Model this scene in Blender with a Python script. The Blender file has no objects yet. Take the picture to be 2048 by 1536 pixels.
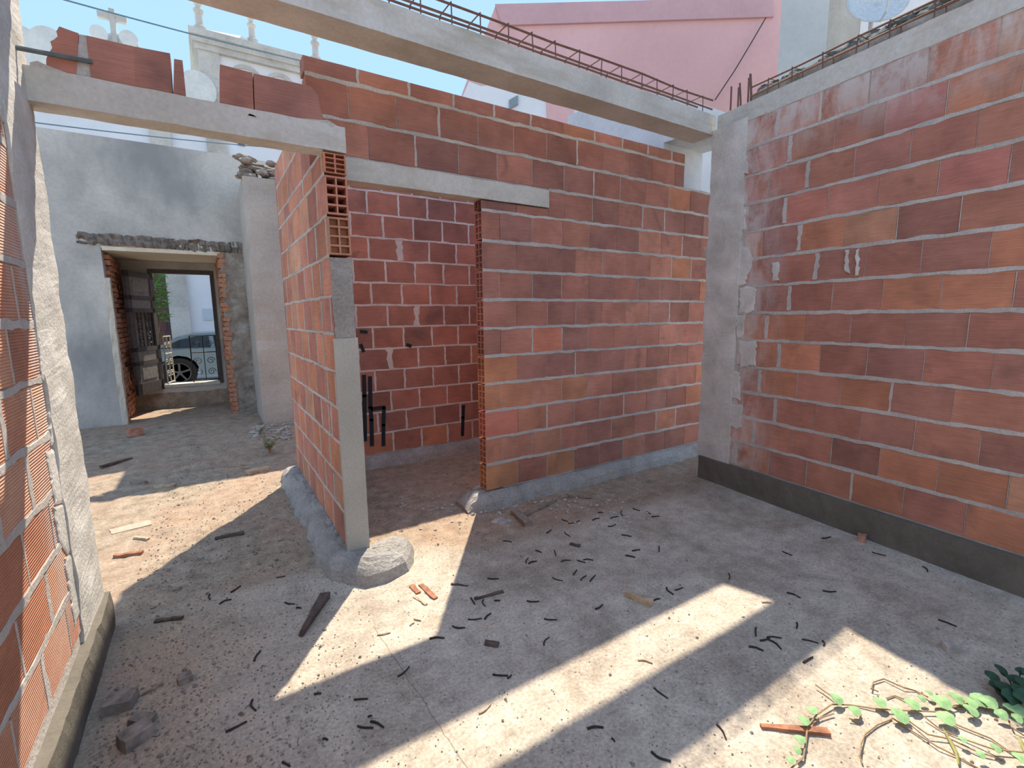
import bpy, math, random
import numpy as np
from mathutils import Matrix, Vector, noise as mnoise
random.seed(7)
S = bpy.context.scene
COL = S.collection

# ------------------------------------------------------------------ camera
RM = np.array([[0.84387, -0.08569, 0.52966], [-0.53644, -0.11489, 0.83608], [-0.01079, -0.98968, -0.14292]])
FPX, H = 950.0, 1.52
CAM = np.array([0.0, 0.0, H])
cd = bpy.data.cameras.new('camera'); cam = bpy.data.objects.new('camera', cd); COL.objects.link(cam)
cd.sensor_fit = 'HORIZONTAL'; cd.sensor_width = 36.0; cd.lens = FPX / 2048 * 36.0; cd.clip_start = 0.02; cd.clip_end = 300
q, _ = np.linalg.qr(RM); q = q * np.sign(np.diag(q.T @ RM))
cam.matrix_world = Matrix([[q[i, 0], -q[i, 1], -q[i, 2], CAM[i]] for i in range(3)] + [[0, 0, 0, 1]])
S.camera = cam

# ------------------------------------------------------------------ sky, sun, exposure
W = bpy.data.worlds.new('sky'); S.world = W; W.use_nodes = True
nt = W.node_tree; nt.nodes.clear()
wo = nt.nodes.new('ShaderNodeOutputWorld'); wb = nt.nodes.new('ShaderNodeBackground')
tc = nt.nodes.new('ShaderNodeTexCoord'); sx = nt.nodes.new('ShaderNodeSeparateXYZ'); rp = nt.nodes.new('ShaderNodeValToRGB')
nt.links.new(tc.outputs['Generated'], sx.inputs[0]); nt.links.new(sx.outputs['Z'], rp.inputs[0])
e = rp.color_ramp.elements
e[0].position = 0.0; e[0].color = (.98, .95, .90, 1)
e[1].position = 1.0; e[1].color = (.36, .56, .90, 1)
x = e.new(0.30); x.color = (.38, .61, .96, 1)
nt.links.new(rp.outputs[0], wb.inputs[0]); wb.inputs[1].default_value = .92
nt.links.new(wb.outputs[0], wo.inputs[0])
SUNV = Vector((.414, .567, 1.0)).normalized()
sd = bpy.data.lights.new('sun', 'SUN'); sun = bpy.data.objects.new('sun', sd); COL.objects.link(sun)
sd.energy = 5.3; sd.color = (1.0, .91, .76); sd.angle = math.radians(.6)
sun.rotation_euler = SUNV.to_track_quat('Z', 'Y').to_euler(); sun.location = (6, 8, 14)
S.view_settings.view_transform = 'Standard'; S.view_settings.look = 'None'
S.view_settings.exposure = 0.58; S.view_settings.gamma = 1.0; S.view_settings.use_curve_mapping = False

# ------------------------------------------------------------------ pixel helpers (photo 2048x1536)
def ray(p): return RM @ np.array([(p[0] - 1024) / FPX, (p[1] - 768) / FPX, 1.0])
def onz(px, py, z=0.0): r = ray((px, py)); return CAM + r * (z - H) / r[2]
def ony(px, py, y): r = ray((px, py)); return CAM + r * y / r[1]
def onx(px, py, x): r = ray((px, py)); return CAM + r * x / r[0]
def onp(px, py, n, d): r = ray((px, py)); return CAM + r * d / float(np.dot(r, n))

def nz(x, y, z=0.0): return mnoise.noise(Vector((x, y, z)))
def fb(x, y, z=0.0): return nz(x, y, z) * .6 + nz(x * 2.1 + 5, y * 2.1, z) * .27 + nz(x * 4.3, y * 4.3 + 9, z) * .13
def sst(a, b, t): t = min(1, max(0, (t - a) / (b - a))); return t * t * (3 - 2 * t)

# ------------------------------------------------------------------ mesh helpers
ORG = {}
class MB:
    def __init__(s): s.v = []; s.f = []
    def add(s, vs, fs):
        o = len(s.v); s.v += [tuple(map(float, p)) for p in vs]; s.f += [tuple(i + o for i in f) for f in fs]; return s
    def box(s, a, b, j=0.0):
        (x0, y0, z0), (x1, y1, z1) = a, b
        vs = [(x0, y0, z0), (x1, y0, z0), (x1, y1, z0), (x0, y1, z0), (x0, y0, z1), (x1, y0, z1), (x1, y1, z1), (x0, y1, z1)]
        if j: vs = [tuple(c + random.uniform(-j, j) for c in p) for p in vs]
        return s.add(vs, [(0, 3, 2, 1), (4, 5, 6, 7), (0, 1, 5, 4), (1, 2, 6, 5), (2, 3, 7, 6), (3, 0, 4, 7)])
    def obox(s, c, ax, ay, az, j=0.0):
        """oriented box: centre and three half-axis vectors"""
        c, ax, ay, az = [np.array(t, float) for t in (c, ax, ay, az)]
        vs = [c + i * ax + k * ay + l * az for l in (-1, 1) for i, k in ((-1, -1), (1, -1), (1, 1), (-1, 1))]
        if j: vs = [p + np.array([random.uniform(-j, j) for _ in range(3)]) for p in vs]
        return s.add(vs, [(0, 3, 2, 1), (4, 5, 6, 7), (0, 1, 5, 4), (1, 2, 6, 5), (2, 3, 7, 6), (3, 0, 4, 7)])
    def tube(s, pts, r, n=6, caps=True):
        pts = [np.array(p, float) for p in pts]; k = len(pts); rs = r if isinstance(r, (list, tuple)) else [r] * k
        vs = []; up = None
        for i, p in enumerate(pts):
            t = pts[min(i + 1, k - 1)] - pts[max(i - 1, 0)]; t = t / (np.linalg.norm(t) + 1e-9)
            if up is None or abs(np.dot(up, t)) > .95: up = np.array([0, 0, 1.]) if abs(t[2]) < .9 else np.array([1., 0, 0])
            a = np.cross(up, t); a /= np.linalg.norm(a) + 1e-9; b = np.cross(t, a); up = b
            vs += [p + rs[i] * (math.cos(2 * math.pi * q / n) * a + math.sin(2 * math.pi * q / n) * b) for q in range(n)]
        fs = [(i * n + q, i * n + (q + 1) % n, (i + 1) * n + (q + 1) % n, (i + 1) * n + q) for i in range(k - 1) for q in range(n)]
        if caps: fs += [tuple(range(n - 1, -1, -1)), tuple((k - 1) * n + q for q in range(n))]
        return s.add(vs, fs)
    def prism(s, poly, d):
        """poly: 3-D points of the front outline (counter-clockwise seen from the front), d: vector to the back"""
        n = len(poly); d = np.array(d, float); poly = [np.array(p, float) for p in poly]
        return s.add(poly + [p + d for p in poly],
                     [tuple(range(n)), tuple(range(2 * n - 1, n - 1, -1))] + [(i, i + n, (i + 1) % n + n, (i + 1) % n) for i in range(n)])
    def lathe(s, c, prof, n=16, ax=(0, 0, 1)):
        az = np.array(ax, float); az /= np.linalg.norm(az); t = np.array([1., 0, 0]) if abs(az[0]) < .9 else np.array([0, 1., 0])
        a = np.cross(az, t); a /= np.linalg.norm(a); b = np.cross(az, a); c = np.array(c, float); k = len(prof)
        vs = [c + az * h + r * (math.cos(2 * math.pi * q / n) * a + math.sin(2 * math.pi * q / n) * b) for r, h in prof for q in range(n)]
        return s.add(vs, [(i * n + q, i * n + (q + 1) % n, (i + 1) * n + (q + 1) % n, (i + 1) * n + q) for i in range(k - 1) for q in range(n)]
                     + [tuple(range(n - 1, -1, -1)), tuple((k - 1) * n + q for q in range(n))])
    def rock(s, c, r, sc=(1, 1, 1), seed=0, amp=.35):
        rnd = random.Random(seed); c = np.array(c, float); vs = []; n, m = 7, 4
        off = rnd.uniform(0, 90)
        for i in range(m + 1):
            th = math.pi * i / m
            for q in range(n):
                ph = 2 * math.pi * q / n; d = np.array([math.sin(th) * math.cos(ph), math.sin(th) * math.sin(ph), math.cos(th)])
                rr = r * (1 + amp * nz(d[0] * 1.6 + off, d[1] * 1.6, d[2] * 1.6))
                vs.append(c + d * rr * np.array(sc))
        fs = [(i * n + q, (i + 1) * n + q, (i + 1) * n + (q + 1) % n, i * n + (q + 1) % n) for i in range(m) for q in range(n)]
        return s.add(vs, fs)
    def build(s, name, mat, parent=None, org=None, smooth=False, color=None):
        v = np.array(s.v, float)
        if parent is not None: o = np.array(ORG[parent.name])
        elif org is not None: o = np.array(org, float)
        else:
            lo, hi = v.min(0), v.max(0); o = np.array([(lo[0] + hi[0]) / 2, (lo[1] + hi[1]) / 2, lo[2]])
        me = bpy.data.meshes.new(name); me.from_pydata((v - o).tolist(), [], s.f); me.update()
        if smooth: me.polygons.foreach_set('use_smooth', [True] * len(me.polygons))
        me.materials.append(mat)
        ob = bpy.data.objects.new(name, me); COL.objects.link(ob)
        if parent is not None: ob.parent = parent
        else: ob.location = o.tolist()
        ORG[ob.name] = o.tolist()
        if color: ob.color = (*color, 1)
        return ob
def empty(name, loc):
    o = bpy.data.objects.new(name, None); COL.objects.link(o); o.location = [float(t) for t in loc]; ORG[o.name] = list(o.location); o.empty_display_size = .1
    return o
def tag(o, label, cat, group=None, kind=None):
    o['label'] = label; o['category'] = cat
    if group: o['group'] = group
    if kind: o['kind'] = kind
    return o
def struct(o, label=None):
    o['kind'] = 'structure'
    if label: o['label'] = label
    return o

# ------------------------------------------------------------------ materials
def N(m, t, **k):
    n = m.node_tree.nodes.new(t)
    for a, b in k.items(): setattr(n, a, b)
    return n
def newmat(name, rough=.9):
    m = bpy.data.materials.new(name); m.use_nodes = True
    b = m.node_tree.nodes['Principled BSDF']; b.inputs['Roughness'].default_value = rough
    if 'Specular IOR Level' in b.inputs: b.inputs['Specular IOR Level'].default_value = .25
    return m, b, m.node_tree.links
def pos(m): return N(m, 'ShaderNodeNewGeometry').outputs['Position']
def noise_(m, vec, scale, detail=4, rough=.55, dist=0.0):
    n = N(m, 'ShaderNodeTexNoise'); m.node_tree.links.new(vec, n.inputs['Vector'])
    n.inputs['Scale'].default_value = scale; n.inputs['Detail'].default_value = detail; n.inputs['Roughness'].default_value = rough; n.inputs['Distortion'].default_value = dist
    return n.outputs['Fac']
def ramp(m, fac, stops):
    r = N(m, 'ShaderNodeValToRGB'); m.node_tree.links.new(fac, r.inputs[0]); el = r.color_ramp.elements
    while len(el) < len(stops): el.new(.5)
    for q, (p, c) in zip(el, stops): q.position = p; q.color = (*c, 1) if len(c) == 3 else c
    return r.outputs['Color']
def mix(m, fac, a, b, mode='MIX'):
    n = N(m, 'ShaderNodeMix', data_type='RGBA', blend_type=mode); L = m.node_tree.links
    for sck, val in ((n.inputs[0], fac), (n.inputs[6], a), (n.inputs[7], b)):
        if isinstance(val, (int, float)): sck.default_value = val
        elif isinstance(val, tuple): sck.default_value = (*val, 1)
        else: L.new(val, sck)
    return n.outputs[2]
def math_(m, op, a, b=0.0, c=0.0):
    n = N(m, 'ShaderNodeMath', operation=op); L = m.node_tree.links
    for i, val in enumerate((a, b, c)):
        if isinstance(val, (int, float)): n.inputs[i].default_value = val
        else: L.new(val, n.inputs[i])
    return n.outputs[0]
def bump(m, b, hgt, strength, dist=.01, prev=None):
    n = N(m, 'ShaderNodeBump'); L = m.node_tree.links; n.inputs['Strength'].default_value = strength; n.inputs['Distance'].default_value = dist
    L.new(hgt, n.inputs['Height'])
    if prev is not None: L.new(prev, n.inputs['Normal'])
    L.new(n.outputs[0], b.inputs['Normal']); return n.outputs[0]
def stretch(m, vec, sc):
    n = N(m, 'ShaderNodeMapping'); m.node_tree.links.new(vec, n.inputs[0]); n.inputs['Scale'].default_value = sc; return n.outputs[0]
def blotchy(name, stops, scale=2.0, fine=40.0, bmp=.25, rough=.92, stain=None, bd=.01, finec=.2):
    m, b, L = newmat(name, rough); p = pos(m)
    c = ramp(m, noise_(m, p, scale, 6, .6, .3), stops)
    f = noise_(m, p, fine, 5, .65)
    c = mix(m, finec, c, ramp(m, f, [(.3, (.25, .25, .25)), (.7, (.78, .78, .78))]), 'OVERLAY')
    if stain:
        sf = noise_(m, stretch(m, p, stain[1]), 1.0, 5, .6)
        c = mix(m, ramp(m, sf, [(stain[2], (0, 0, 0)), (stain[3], (1, 1, 1))]), c, stain[0])
    L.new(c, b.inputs['Base Color'])
    bump(m, b, f, bmp, bd)
    return m
def plain(name, col, rough=.7, metal=0.0, fine=30.0, amt=.25):
    m, b, L = newmat(name, rough); p = pos(m)
    c = mix(m, amt, col, ramp(m, noise_(m, p, fine, 4), [(.3, (.2, .2, .2)), (.7, (.8, .8, .8))]), 'OVERLAY')
    L.new(c, b.inputs['Base Color']); b.inputs['Metallic'].default_value = metal
    return m
def brickmat(name, ribs=.25, smear=.25, ribcol=0.0):
    m, b, L = newmat(name, .88); p = pos(m)
    oi = N(m, 'ShaderNodeObjectInfo'); c = oi.outputs['Color']
    # each brick gets its own patch of noise
    add = N(m, 'ShaderNodeVectorMath', operation='MULTIPLY_ADD'); add.inputs[1].default_value = (37, 11, 23)
    cb = N(m, 'ShaderNodeCombineXYZ')
    for i in range(3): L.new(oi.outputs['Random'], cb.inputs[i])
    L.new(cb.outputs[0], add.inputs[0]); L.new(p, add.inputs[2]); pv = add.outputs[0]
    c = mix(m, .5, c, ramp(m, noise_(m, pv, 4, 4, .6, .3), [(.3, (.3, .28, .27)), (.7, (.70, .66, .64))]), 'OVERLAY')
    c = mix(m, .35, c, ramp(m, noise_(m, p, 1.1, 3), [(.32, (.28, .27, .27)), (.68, (.72, .69, .66))]), 'OVERLAY')
    c = mix(m, .22, c, ramp(m, noise_(m, stretch(m, p, (9, 9, 160)), 1.0, 3), [(.3, (.25, .25, .25)), (.7, (.75, .75, .75))]), 'OVERLAY')
    # soot and damp marks
    sf = ramp(m, noise_(m, pv, 3.1, 4, .6, .6), [(.60, (0, 0, 0)), (.76, (.6, .6, .6))])
    c = mix(m, sf, c, (.14, .085, .07))
    # cement wiped over the face
    mf = ramp(m, noise_(m, stretch(m, p, (3, 3, 9)), 1.4, 6, .7), [(.62, (0, 0, 0)), (.82, (smear,) * 3)])
    c = mix(m, mf, c, (.50, .44, .40))
    sp = N(m, 'ShaderNodeSeparateXYZ'); L.new(p, sp.inputs[0])
    def ss(v, a, b_): return math_(m, 'SMOOTH_MIN', math_(m, 'MAXIMUM', math_(m, 'DIVIDE', math_(m, 'SUBTRACT', v, a), b_ - a), 0.0), 1.0, .1)
    topw = math_(m, 'MULTIPLY', ss(sp.outputs['Z'], 2.62, 3.02), math_(m, 'MULTIPLY', math_(m, 'GREATER_THAN', sp.outputs['X'], 3.3), math_(m, 'LESS_THAN', sp.outputs['Y'], 3.0)))
    colw = math_(m, 'MULTIPLY', ss(sp.outputs['Y'], 1.95, 2.38), math_(m, 'GREATER_THAN', sp.outputs['X'], 3.6))
    colw = math_(m, 'MULTIPLY', colw, math_(m, 'LESS_THAN', sp.outputs['Y'], 3.0))
    lefw = math_(m, 'MULTIPLY', ss(sp.outputs['Y'], 2.15, 2.55), math_(m, 'LESS_THAN', sp.outputs['X'], -.5))
    colw = math_(m, 'MAXIMUM', colw, lefw)
    wn = ramp(m, noise_(m, stretch(m, p, (7, 7, 3)), 1.0, 6, .68, .4), [(.38, (0, 0, 0)), (.58, (1, 1, 1))])
    wf = math_(m, 'MULTIPLY', math_(m, 'MULTIPLY', math_(m, 'MAXIMUM', topw, colw), wn), .8)
    c = mix(m, wf, c, (.60, .57, .53))
    wv = N(m, 'ShaderNodeTexWave', wave_type='BANDS', bands_direction='Z', wave_profile='SIN'); L.new(p, wv.inputs[0])
    wv.inputs['Scale'].default_value = 30; wv.inputs['Distortion'].default_value = .15; wv.inputs['Detail'].default_value = 0
    if ribcol: c = mix(m, math_(m, 'MULTIPLY', wv.outputs['Fac'], ribcol), c, (.40, .16, .09))
    L.new(c, b.inputs['Base Color'])
    nb = bump(m, b, wv.outputs['Fac'], ribs, .004)
    bump(m, b, noise_(m, p, 90, 4), .25, .003, nb)
    return m
MB_BRICK = brickmat('fired clay brick')
MB_RIB = brickmat('ribbed clay brick', .9, .7, .30)
M_MORTAR = blotchy('mortar', [(.3, (.38, .345, .31)), (.7, (.55, .50, .45))], 3, 70, .5, finec=.3)
M_MORTARW = blotchy('pale mortar', [(.3, (.52, .45, .415)), (.7, (.68, .60, .555))], 3, 70, .5, finec=.25)
M_CONC = blotchy('cast concrete', [(.3, (.43, .40, .345)), (.5, (.54, .505, .445)), (.72, (.62, .585, .53))], 2.2, 45, .3, stain=((.36, .30, .22), (1.2, 1.2, 6), .55, .8))
M_CONCP = blotchy('pale wiped cement', [(.3, (.45, .42, .375)), (.55, (.60, .565, .51)), (.75, (.74, .70, .64))], 4, 55, .5, bd=.012)
M_JAMB = blotchy('smooth grey concrete', [(.3, (.40, .385, .33)), (.7, (.50, .48, .42))], 2, 80, .2)
M_PLINTH = blotchy('dark damp cement', [(.3, (.11, .095, .075)), (.7, (.18, .16, .13))], 3, 50, .4)
M_FOOT = blotchy('rough footing concrete', [(.3, (.36, .33, .295)), (.7, (.56, .52, .465))], 6, 60, 1.0, bd=.025, finec=.4)
M_GREY = blotchy('grey cement render', [(.28, (.30, .29, .265)), (.45, (.43, .415, .375)), (.62, (.54, .52, .465)), (.8, (.60, .575, .52))], 1.1, 25, .2, stain=((.27, .275, .26), (.9, .9, .5), .50, .70))
M_PIER = blotchy('buff cement render', [(.3, (.37, .33, .275)), (.7, (.52, .475, .41))], 1.5, 30, .3)
M_RUBBLE = blotchy('exposed rubble', [(.3, (.24, .19, .15)), (.55, (.40, .34, .28)), (.75, (.56, .52, .47))], 7, 50, .9, bd=.03)
M_REBAR = plain('rusty reinforcing steel', (.17, .095, .075), .75, .3)
M_WHITE = blotchy('whitewash', [(.3, (.66, .68, .69)), (.7, (.76, .78, .79))], .8, 12, .1, finec=.08)
M_STONE = blotchy('weathered limestone', [(.3, (.38, .36, .31)), (.55, (.52, .50, .44)), (.75, (.60, .58, .52))], 1.2, 14, .4)
M_PINK = blotchy('pink house paint', [(.3, (.62, .37, .36)), (.7, (.69, .43, .42))], .5, 10, .1, finec=.08)

# ------------------------------------------------------------------ ground
def dirtmask(x, y):
    w = .18 * fb(x * 1.3, y * 1.3, 3)
    a = sst(2.55, 3.2, y + w + .35 * sst(.9, 1.6, x))          # beyond the doors
    b = sst(.75, -.5, x + w * 2) * sst(.7, 1.7, y) * .62        # foot of the left wall
    return max(a, b)
def hz(x, y):
    d = dirtmask(x, y)
    h = .004 * fb(x * 2, y * 2) + .0015 * nz(x * 17, y * 17)
    h += d * (.018 * fb(x * 2.3, y * 2.3, 1) + .008 * nz(x * 11, y * 11, 2) + .005 * nz(x * 27, y * 27, 5))
    h += .14 * sst(5.2, 7.6, y)
    if y > 9.0: h += .30 * sst(9.1, 9.25, y)
    return h
def fl(px, py, dz=0.0):
    p = onz(px, py, 0); p = onz(px, py, hz(p[0], p[1]) + dz); return np.array([p[0], p[1], hz(p[0], p[1]) + dz])
def grid(xs, ys, hf):
    vs = [(x, y, hf(x, y)) for y in ys for x in xs]; n = len(xs)
    return vs, [(j * n + i, j * n + i + 1, (j + 1) * n + i + 1, (j + 1) * n + i) for j in range(len(ys) - 1) for i in range(n - 1)]

def floor_material():
    m, b, L = newmat('slab and trodden earth', .93); p = pos(m)
    at = N(m, 'ShaderNodeAttribute', attribute_name='dirt'); d = at.outputs['Fac']
    big = noise_(m, p, 1.6, 6, .62, .4); mid = noise_(m, p, 9, 6, .7); fine = noise_(m, p, 70, 4, .7)
    slab = ramp(m, big, [(.28, (.30, .24, .18)), (.45, (.42, .355, .28)), (.6, (.50, .43, .345)), (.78, (.43, .325, .23))])
    slab = mix(m, .5, slab, ramp(m, mid, [(.3, (.24, .22, .20)), (.7, (.74, .73, .72))]), 'OVERLAY')
    dirt = ramp(m, mid, [(.28, (.19, .14, .095)), (.5, (.33, .25, .175)), (.72, (.45, .355, .26))])
    dirt = mix(m, ramp(m, big, [(.45, (0, 0, 0)), (.7, (.55, .55, .55))]), dirt, (.42, .25, .165))
    dd = ramp(m, math_(m, 'ADD', d, math_(m, 'MULTIPLY', math_(m, 'SUBTRACT', mid, .5), .9)), [(.3, (0, 0, 0)), (.7, (1, 1, 1))])
    c = mix(m, dd, slab, dirt)
    c = mix(m, .5, c, ramp(m, fine, [(.3, (.2, .2, .2)), (.7, (.8, .8, .8))]), 'OVERLAY')
    # dark grit
    vo = N(m, 'ShaderNodeTexVoronoi'); L.new(p, vo.inputs['Vector']); vo.inputs['Scale'].default_value = 34
    gr = math_(m, 'MULTIPLY', math_(m, 'LESS_THAN', vo.outputs['Distance'], .16), math_(m, 'GREATER_THAN', noise_(m, p, 11, 2), .53))
    c = mix(m, math_(m, 'MULTIPLY', gr, .55), c, (.10, .08, .065))
    # shrinkage crack across the slab
    s = N(m, 'ShaderNodeSeparateXYZ'); L.new(p, s.inputs[0])
    A, B = CRACK
    ux, uy = (B[0] - A[0]), (B[1] - A[1]); l = math.hypot(ux, uy); ux /= l; uy /= l
    dist = math_(m, 'ADD', math_(m, 'MULTIPLY', math_(m, 'SUBTRACT', s.outputs['X'], A[0]), -uy), math_(m, 'MULTIPLY', math_(m, 'SUBTRACT', s.outputs['Y'], A[1]), ux))
    dist = math_(m, 'ADD', dist, math_(m, 'MULTIPLY', math_(m, 'SUBTRACT', noise_(m, p, 7, 4), .5), .035))
    cr = math_(m, 'LESS_THAN', math_(m, 'ABSOLUTE', dist), .0022)
    cr = math_(m, 'MULTIPLY', cr, math_(m, 'LESS_THAN', s.outputs['Y'], 2.2))
    c = mix(m, math_(m, 'MULTIPLY', cr, .6), c, (.16, .13, .10))
    L.new(c, b.inputs['Base Color'])
    nb = bump(m, b, mid, .35, .02); bump(m, b, fine, .45, .006, nb)
    return m
CRACK = (onz(735, 1235)[:2], onz(935, 1536)[:2])
M_FLOOR = floor_material()
def lin(a, b, n): return [a + (b - a) * i / n for i in range(n + 1)]
xs = lin(-2.6, -.7, 24)[:-1] + lin(-.7, 5.2, 196)
ys = lin(-1.6, .4, 26)[:-1] + lin(.4, 5.2, 165)[:-1] + lin(5.2, 9.6, 90)
vs, fs = grid(xs, ys, hz)
fo = MB().add(vs, fs).build('floor', M_FLOOR, org=(0, 0, 0), smooth=True); struct(fo)
fo.data.attributes.new('dirt', 'FLOAT', 'POINT').data.foreach_set('value', [dirtmask(v[0], v[1]) for v in vs])
M_STREET = blotchy('pale street paving', [(.3, (.42, .40, .37)), (.7, (.52, .50, .46))], .6, 15, .3)
g = MB(); g.box((-40, 9.55, -.3), (50, 60, .10)); g.box((-40, -30, -.3), (-2.55, 9.6, -.02)); g.box((5.15, -30, -.3), (50, 9.6, -.02)); g.box((-2.6, -30, -.3), (5.2, -1.55, -.02))
struct(g.build('floor_outside', M_STREET, org=(0, 0, 0)))

# ------------------------------------------------------------------ brick walls
PAL = dict(peach=(.66, .34, .22), pale=(.60, .33, .23), red=(.41, .18, .132), brown=(.36, .168, .128), orange=(.49, .215, .13), dark=(.315, .15, .12), pinkish=(.45, .205, .142), tan=(.50, .26, .165))
def unit_brick(seed):
    rnd = random.Random(seed); j = lambda: rnd.uniform(-.008, .008); o = []
    for i in range(4): o.append((-.5 + i / 4 + (j() if i else 0), -.5 + j() * 1.3))
    for i in range(2): o.append((.5 + j() * .6, -.5 + i / 2))
    for i in range(4): o.append((.5 - i / 4, .5 + j() * 1.3))
    for i in range(2): o.append((-.5 + j() * .6, .5 - i / 2))
    n = len(o); c = .985
    vs = [(x * c, -.5, z * c) for x, z in o] + [(x, -.47, z) for x, z in o] + [(x, .5, z) for x, z in o]
    fs = [tuple(range(n)), tuple(range(3 * n - 1, 2 * n - 1, -1))]
    for k in (0, n):
        fs += [(i + k, i + n + k, (i + 1) % n + n + k, (i + 1) % n + k) for i in range(n)]
    me = bpy.data.meshes.new('brick'); me.from_pydata(vs, [], fs); me.update(); return me
def hollow_brick(end):
    """brick with two by four open cells at local x = end*.5"""
    t = .075; tz = .05
    ys = [-.5, -.5 + t, -t / 2, t / 2, .5 - t, .5]; zs = []
    for i in range(4): zs += [-.5 + i * .25 + (tz if i == 0 else tz / 2), -.5 + (i + 1) * .25 - (tz if i == 3 else tz / 2)]
    zs = [-.5] + zs + [.5]
    vs = []; fs = []; e = end * .5
    def quad(a, b, c, d):
        o = len(vs); vs.extend([a, b, c, d]); fs.append((o, o + 1, o + 2, o + 3))
    for i in range(5):
        for k in range(9):
            y0, y1, z0, z1 = ys[i], ys[i + 1], zs[k], zs[k + 1]
            if i in (1, 3) and k % 2 == 1:
                d = -end * .4
                quad((e, y0, z0), (e, y0, z1), (d, y0, z1), (d, y0, z0)); quad((e, y1, z0), (d, y1, z0), (d, y1, z1), (e, y1, z1))
                quad((e, y0, z0), (d, y0, z0), (d, y1, z0), (e, y1, z0)); quad((e, y0, z1), (e, y1, z1), (d, y1, z1), (d, y0, z1))
                quad((d, y0, z0), (d, y1, z0), (d, y1, z1), (d, y0, z1))
            else: quad((e, y0, z0), (e, y1, z0), (e, y1, z1), (e, y0, z1))
    f = -e
    quad((f, -.5, -.5), (f, .5, -.5), (f, .5, .5), (f, -.5, .5))
    for z in (-.5, .5): quad((-.5, -.5, z), (.5, -.5, z), (.5, .5, z), (-.5, .5, z))
    for y in (-.5, .5): quad((-.5, y, -.5), (.5, y, -.5), (.5, y, .5), (-.5, y, .5))
    me = bpy.data.meshes.new('hollow_brick'); me.from_pydata(vs, [], fs); me.update(); return me
UB = {}
def brick_mesh(kind, mat):
    k = (kind, mat.name)
    if k not in UB:
        me = hollow_brick(-1) if kind == 'hl' else hollow_brick(1) if kind == 'hr' else unit_brick(kind)
        me.materials.append(mat); UB[k] = me
    return UB[k]
def pick(rnd, weights):
    t = rnd.uniform(0, sum(w for _, w in weights)); 
    for nme, w in weights:
        t -= w
        if t <= 0: break
    c = np.array(PAL[nme]) * rnd.uniform(.86, 1.14); return tuple(c)
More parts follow.
